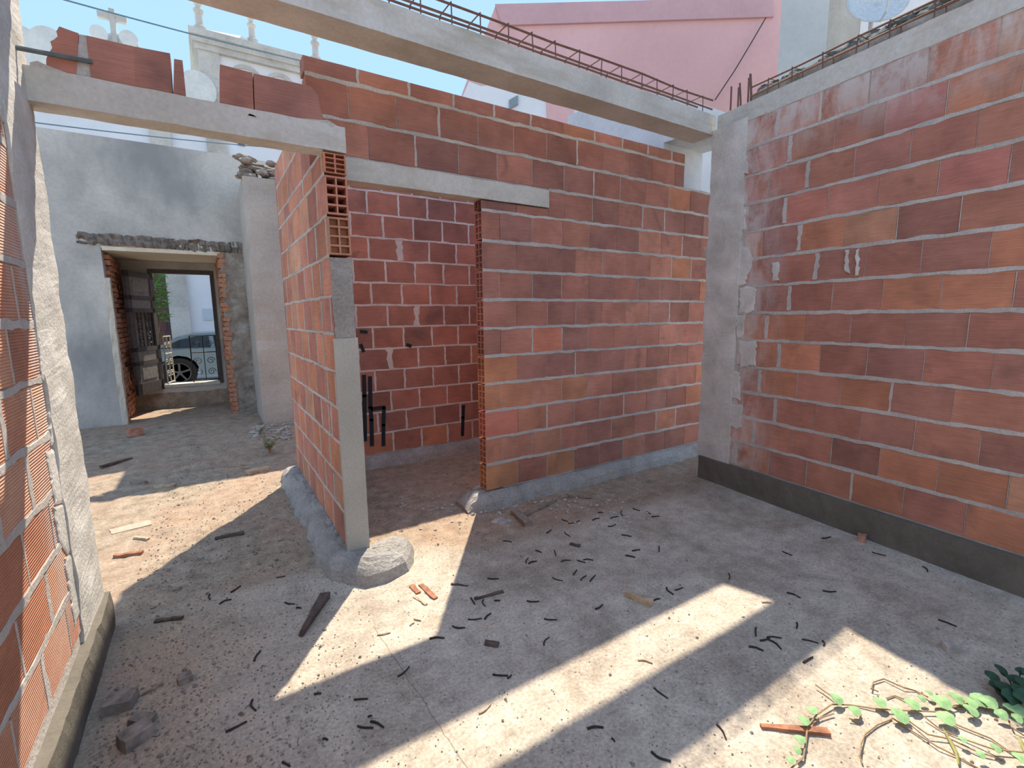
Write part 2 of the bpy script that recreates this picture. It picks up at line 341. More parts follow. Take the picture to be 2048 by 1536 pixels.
class BrickWall:
    """front face through O; u runs to the right as seen from the front; outward normal u x z"""
    def __init__(s, name, O, u, thick, mat, mortar, weights, seed, hj=.02, vj=.006, label=None, core_face=.005):
        s.O = np.array(O, float); s.u = np.array(u, float); s.n = np.cross(s.u, [0, 0, 1.0]); s.t = thick; s.mat = mat; s.mortar = mortar
        s.w = weights; s.r = random.Random(seed); s.hj = hj; s.vj = vj; s.name = name; s.core = MB(); s.b = []; s.label = label; s.cf = core_face
    def P(s, a, z, d=0.0): return s.O + s.u * a + np.array([0, 0, z]) + s.n * d
    def slab(s, a0, a1, z0, z1):
        s.core.obox((s.P((a0 + a1) / 2, (z0 + z1) / 2, -s.t / 2)), s.u * (a1 - a0) / 2, s.n * (s.t / 2 - s.cf), np.array([0, 0, (z1 - z0) / 2]))
    def strip(s, a0, a1, z, h, proud=.002, back=False):
        k = max(2, int(abs(a1 - a0) / .035)); vs = []; o = s.r.uniform(0, 99); pr = []
        for i in range(k + 1):
            a = a0 + (a1 - a0) * i / k; w1 = h * (.5 + .35 * nz(a * 9, o) + .18 * nz(a * 31, o)); w2 = h * (.5 + .35 * nz(a * 9, o + 7) + .18 * nz(a * 31, o + 7))
            w1 = max(w1, .2 * h); w2 = max(w2, .2 * h); zz = z + .004 * nz(a * 3, o + 3)
            e = proud + .002 * nz(a * 14, o)
            for dz, dd in ((-w2 - .003, -.006), (-w2 + .002, e), (w1 - .002, e), (w1 + .003, -.006)): vs.append(s.P(a, zz + dz, dd))
        fs = [(i * 4 + q, (i + 1) * 4 + q, (i + 1) * 4 + q + 1, i * 4 + q + 1) for i in range(k) for q in range(3)]
        s.core.add(vs, fs)
    def vstrip(s, a, z0, z1, w, proud=.0015):
        k = 6; vs = []; o = s.r.uniform(0, 99)
        for i in range(k + 1):
            z = z0 + (z1 - z0) * i / k; w1 = max(.2 * w, w * (.5 + .5 * nz(z * 25, o))); w2 = max(.2 * w, w * (.5 + .5 * nz(z * 25, o + 5)))
            for da, dd in ((-w2 - .002, -.006), (-w2 + .001, proud), (w1 - .001, proud), (w1 + .002, -.006)): vs.append(s.P(a + da, z, dd))
        s.core.add(vs, [(i * 4 + q, i * 4 + q + 1, (i + 1) * 4 + q + 1, (i + 1) * 4 + q) for i in range(k) for q in range(3)])
    def brick(s, a0, a1, z0, z1, kind=None, col=None, vj=None):
        s.b.append((a0, a1, z0, z1, kind, col, s.vj if vj is None else vj))
    def course(s, z0, z1, a0, a1, anchor, period=.303, lkind=None, rkind=None, vjs=True, wide=0.15, bed=True):
        js = []; a = anchor - period * math.floor((anchor - a0) / period + .999)
        while a < a1:
            if a > a0 + .035 and a < a1 - .035: js.append(a + s.r.uniform(-.006, .006))
            a += period
        ed = [a0] + js + [a1]
        for i in range(len(ed) - 1):
            k = lkind if i == 0 else rkind if i == len(ed) - 2 else None
            s.brick(ed[i], ed[i + 1], z0, z1, k)
            wd = s.r.random() < wide
            if i and vjs and (wd or s.vj > .005 or s.r.random() < .45): s.vstrip(ed[i], z0 + s.hj / 2, z1 - s.hj / 2, s.vj * 4 if wd else s.vj * (1.25 if s.vj > .005 else .9))
        if bed: s.strip(a0, a1, z1, s.hj)
    def finish(s, org=None):
        o = s.core.build(s.name, s.mortar, org=s.P(0, 0, 0) if org is None else org); struct(o, s.label); s.obj = o
        R = Matrix([[s.u[i], -s.n[i], 1.0 if i == 2 else 0.0] for i in range(3)])
        og = np.array(ORG[o.name])
        for a0, a1, z0, z1, kind, col, vj in s.b:
            g0 = 0 if kind == 'hl' else vj / 2; g1 = 0 if kind == 'hr' else vj / 2
            L_, h = (a1 - a0) - g0 - g1, (z1 - z0) - s.hj * .72
            me = brick_mesh(kind if kind in ('hl', 'hr') else s.r.randrange(8), s.mat)
            b = bpy.data.objects.new('brick', me); COL.objects.link(b); b.parent = o
            c = s.P((a0 + g0 + a1 - g1) / 2, (z0 + z1) / 2, -s.t / 2 + s.r.uniform(-.0015, .0015)) - og
            b.matrix_local = Matrix.Translation(c.tolist()) @ (R @ Matrix.Rotation(s.r.uniform(-.004, .004), 3, 'Y')).to_4x4() @ Matrix.Diagonal((L_, s.t, h, 1))
            b.color = (*(PAL[col] if isinstance(col, str) else col or pick(s.r, s.w)), 1)
        return o
CO = .2174
# --- middle wall with the doorway (faces the room)
YM = 3.2; XE = 1.775
mw = BrickWall('wall_middle', (0, YM, 0), (1, 0, 0), .11, MB_BRICK, M_MORTAR, [('red', 5), ('brown', 4), ('orange', .8), ('pinkish', 2), ('dark', 1)], 11, vj=.004, hj=.025)
XR = 4.95
for k in range(10):
    mw.course(.12 + CO * k, .12 + CO * (k + 1), XE, XR, XE + (.303 if k % 2 == 0 else .152), lkind='hl', wide=.12)
mw.slab(XE + .16, XR, .12, .12 + CO * 10)
LX1 = 2.39
mw.brick(XE, 2.085, 2.294, 2.372, 'hl'); mw.brick(2.085, LX1, 2.294, 2.372)
mw.course(2.294, 2.511, LX1, XR, 2.56)
mw.slab(LX1, XR, 2.294, 2.511)
mw.course(2.511, 2.729, .606, XR, 1.60, .318, wide=.6)
mw.course(2.729, 2.946, .606, 4.04, 1.46, .305, wide=.15)
mw.course(2.946, 3.052, .600, 4.04, 1.57, .325, wide=.7, bed=False)
mw.slab(.62, XR - .02, 2.511, 2.729); mw.slab(.62, 4.02, 2.729, 3.04)
mw.finish()
# lower left of that wall catches warmer bricks
for ch in mw.obj.children:
    if ch.location.z + ORG['wall_middle'][2] < 1.35 and ch.location.x < 2.7 and random.random() < .5:
        ch.color = (*[c * random.uniform(.9, 1.1) for c in PAL['orange']], 1)
def rough_beam(a, b, axis, seg=.06, amp=.004, seed=0):
    """concrete bar between two corners with a slightly uneven skin; axis = index of its long direction"""
    a, b = list(a), list(b); k = max(2, int((b[axis] - a[axis]) / seg)); ot = [i for i in range(3) if i != axis]; vs = []; n = 12
    ring = [(0, 0), (.33, 0), (.67, 0), (1, 0), (1, .33), (1, .67), (1, 1), (.67, 1), (.33, 1), (0, 1), (0, .67), (0, .33)]
    for i in range(k + 1):
        t = a[axis] + (b[axis] - a[axis]) * i / k
        for q, (p, r) in enumerate(ring):
            v = [0, 0, 0]; v[axis] = t; v[ot[0]] = a[ot[0]] + (b[ot[0]] - a[ot[0]]) * p; v[ot[1]] = a[ot[1]] + (b[ot[1]] - a[ot[1]]) * r
            d = amp * (fb(t * 6, q * 3.7 + seed) + .5 * nz(t * 30, q * 5.1 + seed)); v[ot[0]] += d * (1 if p > .5 else -1); v[ot[1]] += amp * fb(t * 6, q * 2.3 + 50 + seed) * (1 if r > .5 else -1)
            vs.append(v)
    fs = [(i * n + q, i * n + (q + 1) % n, (i + 1) * n + (q + 1) % n, (i + 1) * n + q) for i in range(k) for q in range(n)]
    return vs, fs + [tuple(range(n - 1, -1, -1)), tuple(k * n + q for q in range(n))]
TR = [0]
def trim(mb, mat, label, org=None):
    TR[0] += 1; return struct(mb.build('trim_%d' % TR[0], mat, org=org), label)
m = MB(); m.add(*rough_beam((.720, YM - .012, 2.372), (LX1, YM + .115, 2.505), 0, amp=.006, seed=3)); trim(m, M_CONC, 'concrete lintel over the doorway in the brick wall')

# --- passage wall (L): its left face looks along the passage, its end carries the concrete jamb
XL0, XL1, YL = .604, .722, 2.83
YB = 4.75
lw = BrickWall('wall_passage', (XL0, YB, 0), (0, -1, 0), XL1 - XL0, MB_BRICK, M_MORTAR, [('orange', 4), ('tan', 4), ('red', 3), ('pinkish', 3)], 23, vj=.006)
LE = YB - YL; LM = YB - YM
for k in range(11):
    z1 = min(.12 + CO * (k + 1), 2.412)
    lw.course(.12 + CO * k, z1, 0, LE, LE - (.24 if k % 2 else .36), .303, rkind='hr' if k >= 8 else None, wide=.55, lkind='hl')
lw.course(2.412, 2.63, 0, LM - .01, LM - .3); lw.course(2.63, 2.82, 0, LM - .01, LM - .15, bed=False)
lw.slab(.16, LE - .16, .12, 2.412); lw.slab(.16, LM - .03, 2.4, 2.82)
# the slim vertical mortar band near the end
for k in range(1, 9): lw.vstrip(LE - .30 + .03 * math.sin(k * 2.1), .14 + CO * k, .10 + CO * (k + 1), .022, .004)
lw.finish()
m = MB(); m.add(*rough_beam((XL0 - .006, YL - .016, .10), (XL1 + .006, YL + .02, 1.40), 2, amp=.002, seed=8)); m.build('jamb_facing', M_JAMB, lw.obj)
m = MB(); m.add(*rough_beam((XL0 + .002, YL - .010, 1.39), (XL1 - .004, YL + .02, 1.850), 2, .03, .012, seed=9)); m.build('jamb_patch', M_FOOT, lw.obj)

# --- back wall of the small room
bw = BrickWall('wall_small_room', (0, YB, 0), (1, 0, 0), .11, MB_BRICK, M_MORTARW, [('red', 5), ('brown', 6), ('dark', 1.5), ('orange', .5)], 31, hj=.02, vj=.016)
for k in range(13):
    z1 = .12 + .2165 * (k + 1)
    bw.course(.12 + .2165 * k, min(z1, 2.80), XL0, 4.3, 1.38 + (.155 if k % 2 == 0 else 0), .311, wide=.08, bed=k < 12)
bw.slab(XL0 + .02, 4.28, .12, 2.79)
bw.finish()

# --- right wall
AR = math.radians(5.7363); NR = np.array([math.cos(AR), -math.sin(AR), 0]); DR = 3.5083
uR = np.array([-math.sin(AR), -math.cos(AR), 0])
rw = BrickWall('wall_right', (NR * DR), uR, .15, MB_BRICK, M_MORTAR, [('red', 5), ('brown', 4), ('orange', 3.5), ('pinkish', 2), ('tan', 1), ('dark', .8)], 41, vj=.004, hj=.025)
anch = [-2.385, -2.225, -2.052, -2.2, -2.05, -2.17, -2.002, -1.817, -1.955, -2.084, -1.929, -2.077, -2.19]
s0s = [-2.80, -2.78, -2.75, -2.70, -2.74, -2.74, -2.72, -2.70, -2.72, -2.78, -2.78, -2.84, -2.84]
for j in range(13):
    rw.course(.212 + CO * j, .212 + CO * (j + 1), s0s[j], .9, anch[j], .306, wide=.06)
    rw.vstrip(anch[j] - .612 + .3, .23 + CO * j, .195 + CO * (j + 1), .030, .002)
rw.slab(-2.9, .9, 0, 3.04); rw.slab(.9, 3.2, 0, 3.04)
rw.finish()
for ch in rw.obj.children:      # paler, dustier bricks along the top
    if ch.location.z > 2.2 and random.random() < .6: ch.color = (*[c * random.uniform(.9, 1.1) for c in PAL['pinkish']], 1)
# plinth along the right wall
def rbox(mb, s0, s1, d0, d1, z0, z1, j=0):
    mb.obox(rw.P((s0 + s1) / 2, (z0 + z1) / 2, (d0 + d1) / 2), uR * (s1 - s0) / 2, rw.n * (d1 - d0) / 2, (0, 0, (z1 - z0) / 2), j)
def rough_along(P, s0, s1, d0, d1, z0, z1, amp, seed, seg=.05):
    vs, fs = rough_beam((s0, d0, z0), (s1, d1, z1), 0, seg, amp, seed)
    return [P(a, z, d) for a, d, z in vs], [tuple(reversed(f)) for f in fs]
m = MB(); m.add(*rough_along(rw.P, -3.06, 3.2, -.10, .035, -.05, .208, .007, 4)); struct(m.build('baseboard_right', M_PLINTH))
# ring beam on top of the right wall and the column in the corner
m = MB(); m.add(*rough_along(rw.P, -3.05, 3.2, -.16, .004, 3.03, 3.17, .004, 5)); trim(m, M_CONC, 'concrete ring beam capping the right brick wall')
YB0, YB1 = 2.73, 2.955
vs, fs = rough_beam((2.755, -.18, -.02), (3.09, .014, 3.06), 2, .035, .014, 6)
m = MB(); m.add([rw.P(-a, z, d) for a, d, z in vs], fs)
trim(m, M_CONCP, 'pale concrete corner column between the brick walls')
# cross beam
m = MB(); m.add(*rough_beam((-.76, YB0, 3.035), (3.83, YB1, 3.195), 0, amp=.005, seed=12)); trim(m, M_CONC, 'concrete cross beam spanning the roofless room')
# plastered wall beyond the corner column; overhang, height and thickness added to block sun
m = MB(); m.prism([(3.88, 4.8, 0), (3.88, 3.33, 0), (3.88, 3.33, 3.16), (3.88, 2.97, 3.15), (3.88, 2.97, 3.40), (3.88, 3.2, 3.52), (3.88, 3.70, 3.78), (3.88, 4.8, 3.9)], (.6, 0, 0))
struct(m.build('wall_side_room', blotchy('pale flaking plaster', [(.3, (.52, .55, .57)), (.7, (.66, .69, .71))], 2, 20, .3)))

# --- left wall with ribbed bricks and its column
fw = BrickWall('wall_left', (-.555, 0, 0), (0, 1, 0), .15, MB_RIB, M_MORTAR, [('peach', 6), ('pale', 3), ('orange', 3)], 53, hj=.030, vj=.009)
for j in range(13):
    fw.course(.232 + .213 * j, .232 + .213 * (j + 1), .3, 2.56, 2.34 if j % 2 == 0 else 2.185, .305, wide=.3)
fw.slab(-1.6, .3, 0, 3.0); fw.slab(.3, 2.56, 0, 3.0)
fw.finish()
def fbox(s0, s1, d0, d1, z0, z1, amp, seed, seg=.05):
    return rough_along(fw.P, s0, s1, d0, d1, z0, z1, amp, seed, seg)
m = MB()
vs, fs = rough_beam((2.50, -.20, -.02), (2.905, .010, 3.25), 2, .03, .014, 21)
m.add([fw.P(a, z, d) for a, d, z in vs], [tuple(reversed(f)) for f in fs]); trim(m, M_CONCP, 'pale concrete column at the end of the left brick wall')
m = MB(); m.add(*fbox(-1.6, 2.93, -.1, .035, -.04, .185, .010, 22)); struct(m.build('baseboard_left', M_PLINTH))

# --- lintel across the passage with broken bricks on it
m = MB(); m.add(*rough_beam((-.60, YL - .004, 2.416), (XL1 + .004, YL + .125, 2.550), 0, .04, .006, 31)); lt = trim(m, M_CONC, 'concrete lintel across the passage carrying broken bricks')
def broken(poly, col, y=YL, d=.11):
    p = [(x_, y + .003, z_) for x_, z_ in poly]
    MB().prism(p, (0, d, 0)).build('brick', MB_BRICK, lt, color=PAL[col])
def px2(l, y): return [(lambda P: (P[0], P[2]))(ony(a, b, y)) for a, b in l]
broken(px2([(92, 130), (152, 152), (157, 66), (118, 52), (112, 62), (115, 72), (108, 78), (100, 82), (104, 95), (95, 108), (92, 118)], YL), 'red')
broken(px2([(182, 158), (270, 176), (267, 92), (172, 70)], YL), 'brown'); broken(px2([(270, 176), (345, 192), (340, 106), (267, 92)], YL), 'brown')
broken(px2([(346, 193), (372, 197), (371, 180), (365, 120), (348, 117)], YL), 'brown')
broken(px2([(440, 213), (508, 230), (505, 145), (440, 128)], YL), 'red'); 
broken(px2([(510, 230), (640, 246), (647, 235), (640, 215), (636, 190), (626, 178), (622, 172), (507, 146)], YL), 'brown')
m = MB(); m.prism([(p[0], YL + .006, p[1]) for p in px2([(150, 152), (184, 160), (174, 70), (158, 67)], YL)], (0, .1, 0)); m.build('mortar_joint', M_MORTAR, lt)
m = MB(); m.prism([(p[0], YL - .002, p[1]) for p in px2([(60, 140), (150, 165), (270, 190), (360, 205), (440, 222), (560, 246), (686, 262), (690, 275), (684, 262), (672, 250), (655, 240), (640, 240), (560, 233), (440, 212), (372, 197), (270, 176), (150, 152), (92, 130), (75, 122), (60, 125)], YL)], (0, .1, 0)); m.build('mortar_bed', M_MORTAR, lt)

# --- footings of the inner walls
def footing(path, w, h, seed, name):
    """lumpy ridge of concrete along a floor path of (x, y)"""
    pts = []
    for i in range(len(path) - 1):
        a, b = np.array(path[i]), np.array(path[i + 1]); k = max(1, int(np.linalg.norm(b - a) / .03))
        pts += [a + (b - a) * q / k for q in range(k)]
    pts.append(np.array(path[-1])); vs = []; n = 15; K = len(pts)
    for i, p in enumerate(pts):
        t = pts[min(i + 1, K - 1)] - pts[max(0, i - 1)]; t = t / np.linalg.norm(t); nn = np.array([t[1], -t[0]])
        for q in range(n):
            s_ = -1 + 2 * q / (n - 1); env = max(0, 1 - abs(s_) ** 3.2) ** .6
            ww = w * (1 + .25 * fb(i * .21, seed, s_)); xy = p + nn * s_ * ww
            env *= (min(1, (i + .6) / 4) * min(1, (K - i - .4) / 4)) ** .5
            z = -.02 + (h + .02) * env * (1 + .10 * fb(i * .3, q * .7, seed)) + (.010 * nz(i * .55, q * .6, seed) + .005 * nz(i * 1.3, q * 1.4, seed)) * env + hz(xy[0], xy[1]) * .5
            vs.append((xy[0], xy[1], z))
    fs = [(i * n + q, i * n + q + 1, (i + 1) * n + q + 1, (i + 1) * n + q) for i in range(K - 1) for q in range(n - 1)] + [tuple(range(n)), tuple((K - 1) * n + q for q in range(n - 1, -1, -1))]
    return MB().add(vs, fs)
trim(footing([(.63, 4.95), (.60, 4.6), (.62, 4.2), (.60, 3.9), (.64, 3.6), (.62, 3.3), (.60, 3.0), (.63, 2.82), (.70, 2.70), (.80, 2.72), (.86, 2.84), (.85, 2.98)], .165, .118, 3, 'L'), M_FOOT, 'lumpy concrete footing under the passage wall')
trim(footing([(1.58, 3.26), (1.85, 3.24), (2.2, 3.26), (2.6, 3.24), (3.2, 3.26), (4.0, 3.25), (5.1, 3.25)], .15, .122, 9, 'M'), M_FOOT, 'rough concrete footing under the doorway wall')
trim(footing([(.7, 4.78), (4.2, 4.78)], .13, .122, 15, 'B'), M_FOOT, 'rough concrete footing under the small room wall')

# ================================================================== rear wall, street door and what lies beyond
YG, YD = 8.0, 9.2
GX0, GX1, GZ = -1.06, .24, 2.42
m = MB(); m.box((-4.5, YG, -.1), (GX0, YD + .3, 3.77), 0); m.box((GX0, YG, GZ), (.66, YD + .3, 3.77)); m.box((GX1, YG + .02, -.1), (2.6, YD + .3, 3.76))
m.box((GX0, YD, -.1), (-.70, YD + .3, GZ)); m.box((.13, YD, -.1), (GX1, YD + .3, GZ)); m.box((-.70, YD, 2.27), (.13, YD + .3, GZ)); m.box((-.70, YD, -.1), (.13, YD + .3, .47))
gw = struct(m.build('wall_back', M_GREY, org=(0, YG, 0)), None)
vs, fs = rough_beam((-1.28, YG - .02, 2.45), (.56, YG + .10, 2.585), 0, .02, .075, 61)
vs = [(a, b, c + .05 * (-.3 - a) * .3) for a, b, c in vs]
MB().add(vs, fs).build('timber_lintel', plain('rotten timber', (.19, .16, .13), .95, 0, 14, .8), gw)
MB().add(*rough_beam((GX0 + .01, YG - .01, 2.395), (GX1 + .02, YD + .02, 2.445), 0, .06, .006, 62)).build('soffit', blotchy('cream lintel soffit', [(.3, (.62, .54, .40)), (.7, (.72, .64, .50))], 2, 20, .2), gw)
# stripped face right of the opening, lit stone edge on the left
vs, fs = rough_beam((GX1 - .02, YG - .03, .02), (.56, YG + .06, 2.44), 2, .05, .035, 63); MB().add(vs, fs).build('stripped_render', M_RUBBLE, gw)
vs, fs = rough_beam((GX0 - .015, YG - .012, .05), (GX0 + .05, YG + .10, 2.05), 2, .05, .014, 64); MB().add(vs, fs).build('plaster_edge', blotchy('lime plaster edge', [(.3, (.48, .43, .34)), (.7, (.64, .60, .50))], 5, 40, .5), gw)
def small_bricks(x0, x1, y0, y1, z0, z1, seed, face):
    mb = MB(); r = random.Random(seed); z = z0; k = 0
    while z < z1:
        h = .068; y = y0 - (.0 if k % 2 else .11)
        while y < y1:
            a, b = max(y, y0), min(y + .215, y1)
            if b - a > .03 and r.random() < .9: mb.box((x0 + r.uniform(-.012, .012), a + .006, z), (x1 + r.uniform(-.012, .012), b - .006, z + h - .012), .004)
            y += .225
        z += h; k += 1
    return mb
o = small_bricks(GX0 - .02, GX0 + .045, YG + .14, YD, .12, 2.36, 5, 1).build('jamb_bricks', plain('old small brick', (.42, .20, .12), .9, 0, 25, .5), gw); o['kind'] = 'stuff'
o = small_bricks(GX1 - .05, GX1 + .03, YG - .045, YD, .12, 2.38, 6, -1).build('jamb_bricks', bpy.data.materials['old small brick'], gw); o['kind'] = 'stuff'
# pier beside the opening with rubble on top
m = MB(); m.add(*rough_beam((.515, 7.0, .02), (2.4, 8.05, 3.27), 2, .12, .015, 66)); pr = struct(m.build('wall_pier', M_PIER), None)
r = random.Random(4)
ST = [bpy.data.meshes.new('x')]
for i in range(26):
    x_ = .55 + .09 * (i % 6) + r.uniform(-.03, .03); lay = i // 6; y_ = 7.06 + r.uniform(0, .3)
    MB().rock((x_, y_, 3.29 + lay * .065 + r.uniform(-.01, .01)), .07, (1.25, 1.2, .55), i, .5).build('stone', M_RUBBLE, pr)

# street door: frame, panelled leaf standing open, low iron gate
M_DOOR = plain('weathered dark door paint', (.075, .06, .055), .6, 0, 20, .4)
M_DOORL = plain('worn door panel', (.20, .185, .17), .55, 0, 20, .4)
M_IRON = plain('wrought iron', (.06, .055, .05), .6, .3)
M_IRON_SUN = plain('iron in painted sunlight', (.50, .46, .38), .6, .1)  # sunlight on the folded gate leaf painted in as paler iron
DX0, DX1, DZ0, DZ1 = -.66, .09, .50, 2.22
m = MB()
for a, b in (((DX0 - .05, DZ0 - .03), (DX0, DZ1)), ((DX1, DZ0 - .03), (DX1 + .05, DZ1)), ((DX0 - .05, DZ1), (DX1 + .05, DZ1 + .06))):
    m.box((a[0], YD - .02, a[1]), (b[0], YD + .12, b[1]))
dr = struct(m.build('door_1', M_DOOR), 'dark wooden street door frame with one panelled leaf open')
m = MB(); m.box((DX0, YD - .03, DZ0 - .05), (DX1, YD + .2, DZ0 - .005)); m.build('threshold', M_STONE, dr)
# leaf hinged on the left, swung towards the yard
hv = np.array([DX0 - .01, YD, 0]); tv = np.array([-.93, 8.52, 0]); lu = (tv - hv); LW = np.linalg.norm(lu); lu /= LW; ln = np.array([-lu[1], lu[0], 0]);
if ln[0] < 0: ln = -ln
def lf(a, z, d=0): return hv + lu * a + ln * d + np.array([0, 0, z])
def lbox(mb, a0, a1, z0, z1, d0, d1): mb.obox((lf((a0 + a1) / 2, (z0 + z1) / 2, (d0 + d1) / 2)), lu * (a1 - a0) / 2, ln * (d1 - d0) / 2, (0, 0, (z1 - z0) / 2)); return mb
m = MB(); lbox(m, 0, .10, .44, 2.2, -.02, .02); lbox(m, LW - .10, LW, .44, 2.2, -.02, .02)
for z0, z1 in ((.44, .60), (.86, .92), (1.06, 1.12), (1.62, 1.68), (1.80, 1.86), (2.12, 2.2)): lbox(m, 0, LW, z0, z1, -.02, .02)
leaf = m.build('door_leaf', M_DOOR, dr)
for z0, z1 in ((.60, .86), (.92, 1.06), (1.68, 1.80), (1.86, 2.12)):
    c = MB(); lbox(c, .09, LW - .09, z0, z1, -.012, .008); lbox(c, .17, LW - .17, z0 + .05, z1 - .05, .008, .018) if z1 - z0 > .16 else None
    c.build('panel', M_DOORL, leaf)
m = MB()
for i in range(6):
    a = .12 + (LW - .24) * i / 5; m.tube([lf(a, 1.12, .005), lf(a, 1.62, .005)], .007, 5)
for zc in (1.22, 1.37, 1.52):
    for ac in (LW * .35, LW * .65):
        m.tube([lf(ac + .07 * math.cos(t) * (1 - t / 14), zc + .065 * math.sin(t) * (1 - t / 14), .012) for t in [k * .5 for k in range(20)]], .006, 4)
m.build('grille', M_IRON, leaf)
def scroll(mb, cx, cz, rr, flip, P, turns=1.5, r=.005):
    mb.tube([P(cx + flip * rr * math.cos(t) * (1 - t / (turns * 8)), cz + rr * math.sin(t) * (1 - t / (turns * 8))) for t in [k * .45 for k in range(int(turns * 14))]], r, 4)
def gate(P, w, name, mat, label):
    rt = empty(name, P(0, DZ0)); tag(rt, label, 'gate')
    m = MB()
    for a, b in (((0, DZ0), (0, 1.25)), ((w, DZ0), (w, 1.25)), ((0, 1.25), (w, 1.25)), ((0, .52), (w, .52)), ((0, .98), (w, .98))): m.tube([P(*a), P(*b)], .009, 5)
    m.build('gate_frame', mat, rt)
    for cz, rr in ((.66, .06), (.84, .06), (1.11, .055)):
        for fx in (-1, 1):
            s_ = MB(); scroll(s_, w / 2 + fx * w * .25, cz, rr, fx, P); s_.build('scroll', mat, rt)
    for cx in (w * .5,):
        s_ = MB(); s_.tube([P(cx, .52), P(cx, 1.25)], .006, 4); s_.build('bar', mat, rt)
gate(lambda a, z: np.array([DX1 - .36 + a, YD + .05, z]), .35, 'iron_gate', M_IRON, 'low scrolled iron gate leaf closing half of the street doorway')
gv = np.array([-.30, -.95, 0]); gv /= np.linalg.norm(gv)
gate(lambda a, z: np.array([DX0 + .05, YD + .02, z]) + np.array([.25, .97, 0]) * a, .30, 'iron_gate', M_IRON_SUN, 'pale scrolled iron gate leaf folded back beside the panelled door')

# ------------------------------------------------------------------ parked car in the street
def car(x0, y0, label):
    rt = empty('car', (x0 + 1.6, y0 + .85, .10)); tag(rt, label, 'car')
    paint = newmat('blue grey car paint', .25); paint[1].inputs['Base Color'].default_value = (.16, .22, .27, 1); paint[1].inputs['Metallic'].default_value = .4; paint = paint[0]
    glass = newmat('tinted car glass', .08); glass[1].inputs['Base Color'].default_value = (.02, .03, .04, 1); glass = glass[0]
    rub = plain('tyre rubber', (.02, .02, .02), .8); rim = plain('dark steel wheel', (.10, .10, .105), .5, .4)
    wx = (x0 + .75, x0 + 3.25)
    low = [(0, .32), (.05, .70), (.25, .84), (.9, .90), (1.6, .90), (3.0, .88), (3.7, .76), (4.0, .58), (4.02, .32)]
    bot = []
    for c in (wx[1] - x0, wx[0] - x0): bot += [(c + .37 * math.cos(t), .40 + .37 * math.sin(t)) for t in np.linspace(-.2, math.pi + .2, 9)]
    prof = low + bot
    m = MB(); m.prism([(x0 + a, y0, b) for a, b in prof][::-1], (0, 1.7, 0)); m.build('body', paint, rt)
    cab = [(.20, .83), (.72, 1.12), (1.05, 1.21), (2.1, 1.24), (2.45, 1.18), (3.05, .87)]
    m = MB(); n = len(cab); a = [np.array((x0 + p, y0 + .06 + .16 * max(0, (q - .85)), q)) for p, q in cab]; b = [np.array((x0 + p, y0 + 1.64 - .16 * max(0, (q - .85)), q)) for p, q in cab]
    m.add(a + b, [tuple(range(n)), tuple(range(2 * n - 1, n - 1, -1))] + [(i, i + n, i + n + 1, i + 1) for i in range(n - 1)]); m.build('cabin', paint, rt)
    for wn in ([(.46, .92), (.80, 1.09), (1.12, 1.16), (1.32, 1.165), (1.34, .92)], [(1.42, .92), (1.40, 1.17), (1.98, 1.18), (2.02, .92)], [(2.09, .92), (2.05, 1.18), (2.2, 1.17), (2.75, .91)]):
        m = MB(); m.prism([(x0 + p, y0 + .045 + .16 * max(0, q - .85), q) for p, q in wn], (0, .012, 0)); m.build('side_window', glass, rt)
    for c in wx:
        for yy in (y0 + .02, y0 + 1.48):
            m = MB(); m.lathe((c, yy, .41), [(.20, 0), (.30, -.01), (.315, .05), (.315, .15), (.30, .2), (.2, .2)], 24, (0, 1, 0)); w = m.build('wheel', rub, rt)
            m = MB(); m.lathe((c, yy - .015, .41), [(.045, .0), (.05, .03)], 12, (0, 1, 0))
            for k in range(5):
                t = k * 2 * math.pi / 5 + .3; m.obox((c + .11 * math.cos(t), yy + .005, .41 + .11 * math.sin(t)), (.08 * math.cos(t), 0, .08 * math.sin(t)), (0, .012, 0), (-.018 * math.sin(t), 0, .018 * math.cos(t)))
            m.lathe((c, yy + .0, .41), [(.185, 0), (.205, -.012), (.205, .02), (.185, .02)], 24, (0, 1, 0)); m.build('rim', rim, w)
    m = MB(); m.box((x0 + 2.55, y0 - .12, 1.0), (x0 + 2.75, y0 + .05, 1.12), .01); m.build('mirror', paint, rt)
    return rt
car(-1.33, 12.0, 'blue grey parked car seen through the street doorway')

# ------------------------------------------------------------------ church across the street
YC = 17.0
ch = empty('church', (1, YC + 2, .1)); tag(ch, 'whitewashed church with stone trimmed bell tower and shell crest', 'building')
def cpx(l, y=YC): return [ony(a, b, y) for a, b in l]
m = MB(); m.box((-14, YC, .05), (.45, YC + 7, 7.55)); m.box((.45, YC, .05), (3.62, YC + 3.4, 9.0)); m.box((3.6, YC + .5, .05), (9, YC + 7, 6.0)); m.build('wall', M_WHITE, ch)
m = MB(); m.box((.42, YC - .10, .05), (.93, YC + .1, 9.0)); m.box((3.15, YC - .10, .05), (3.66, YC + .1, 9.0)); m.build('pilaster', M_STONE, ch)
m = MB(); m.box((-.90, YC - .14, .05), (-.42, YC + .1, 7.5)); m.build('pilaster', M_STONE, ch)
for q in range(3):
    m = MB(); m.box((.34 - .05 * q, YC - .14 - .05 * q, 9.0 + .16 * q), (3.74 + .05 * q, YC + 3.5, 9.17 + .16 * q)); m.build('cornice', M_STONE, ch)
m = MB(); m.box((-14, YC - .12, 7.50), (.42, YC + .3, 7.66)); m.build('cornice', M_STONE, ch)
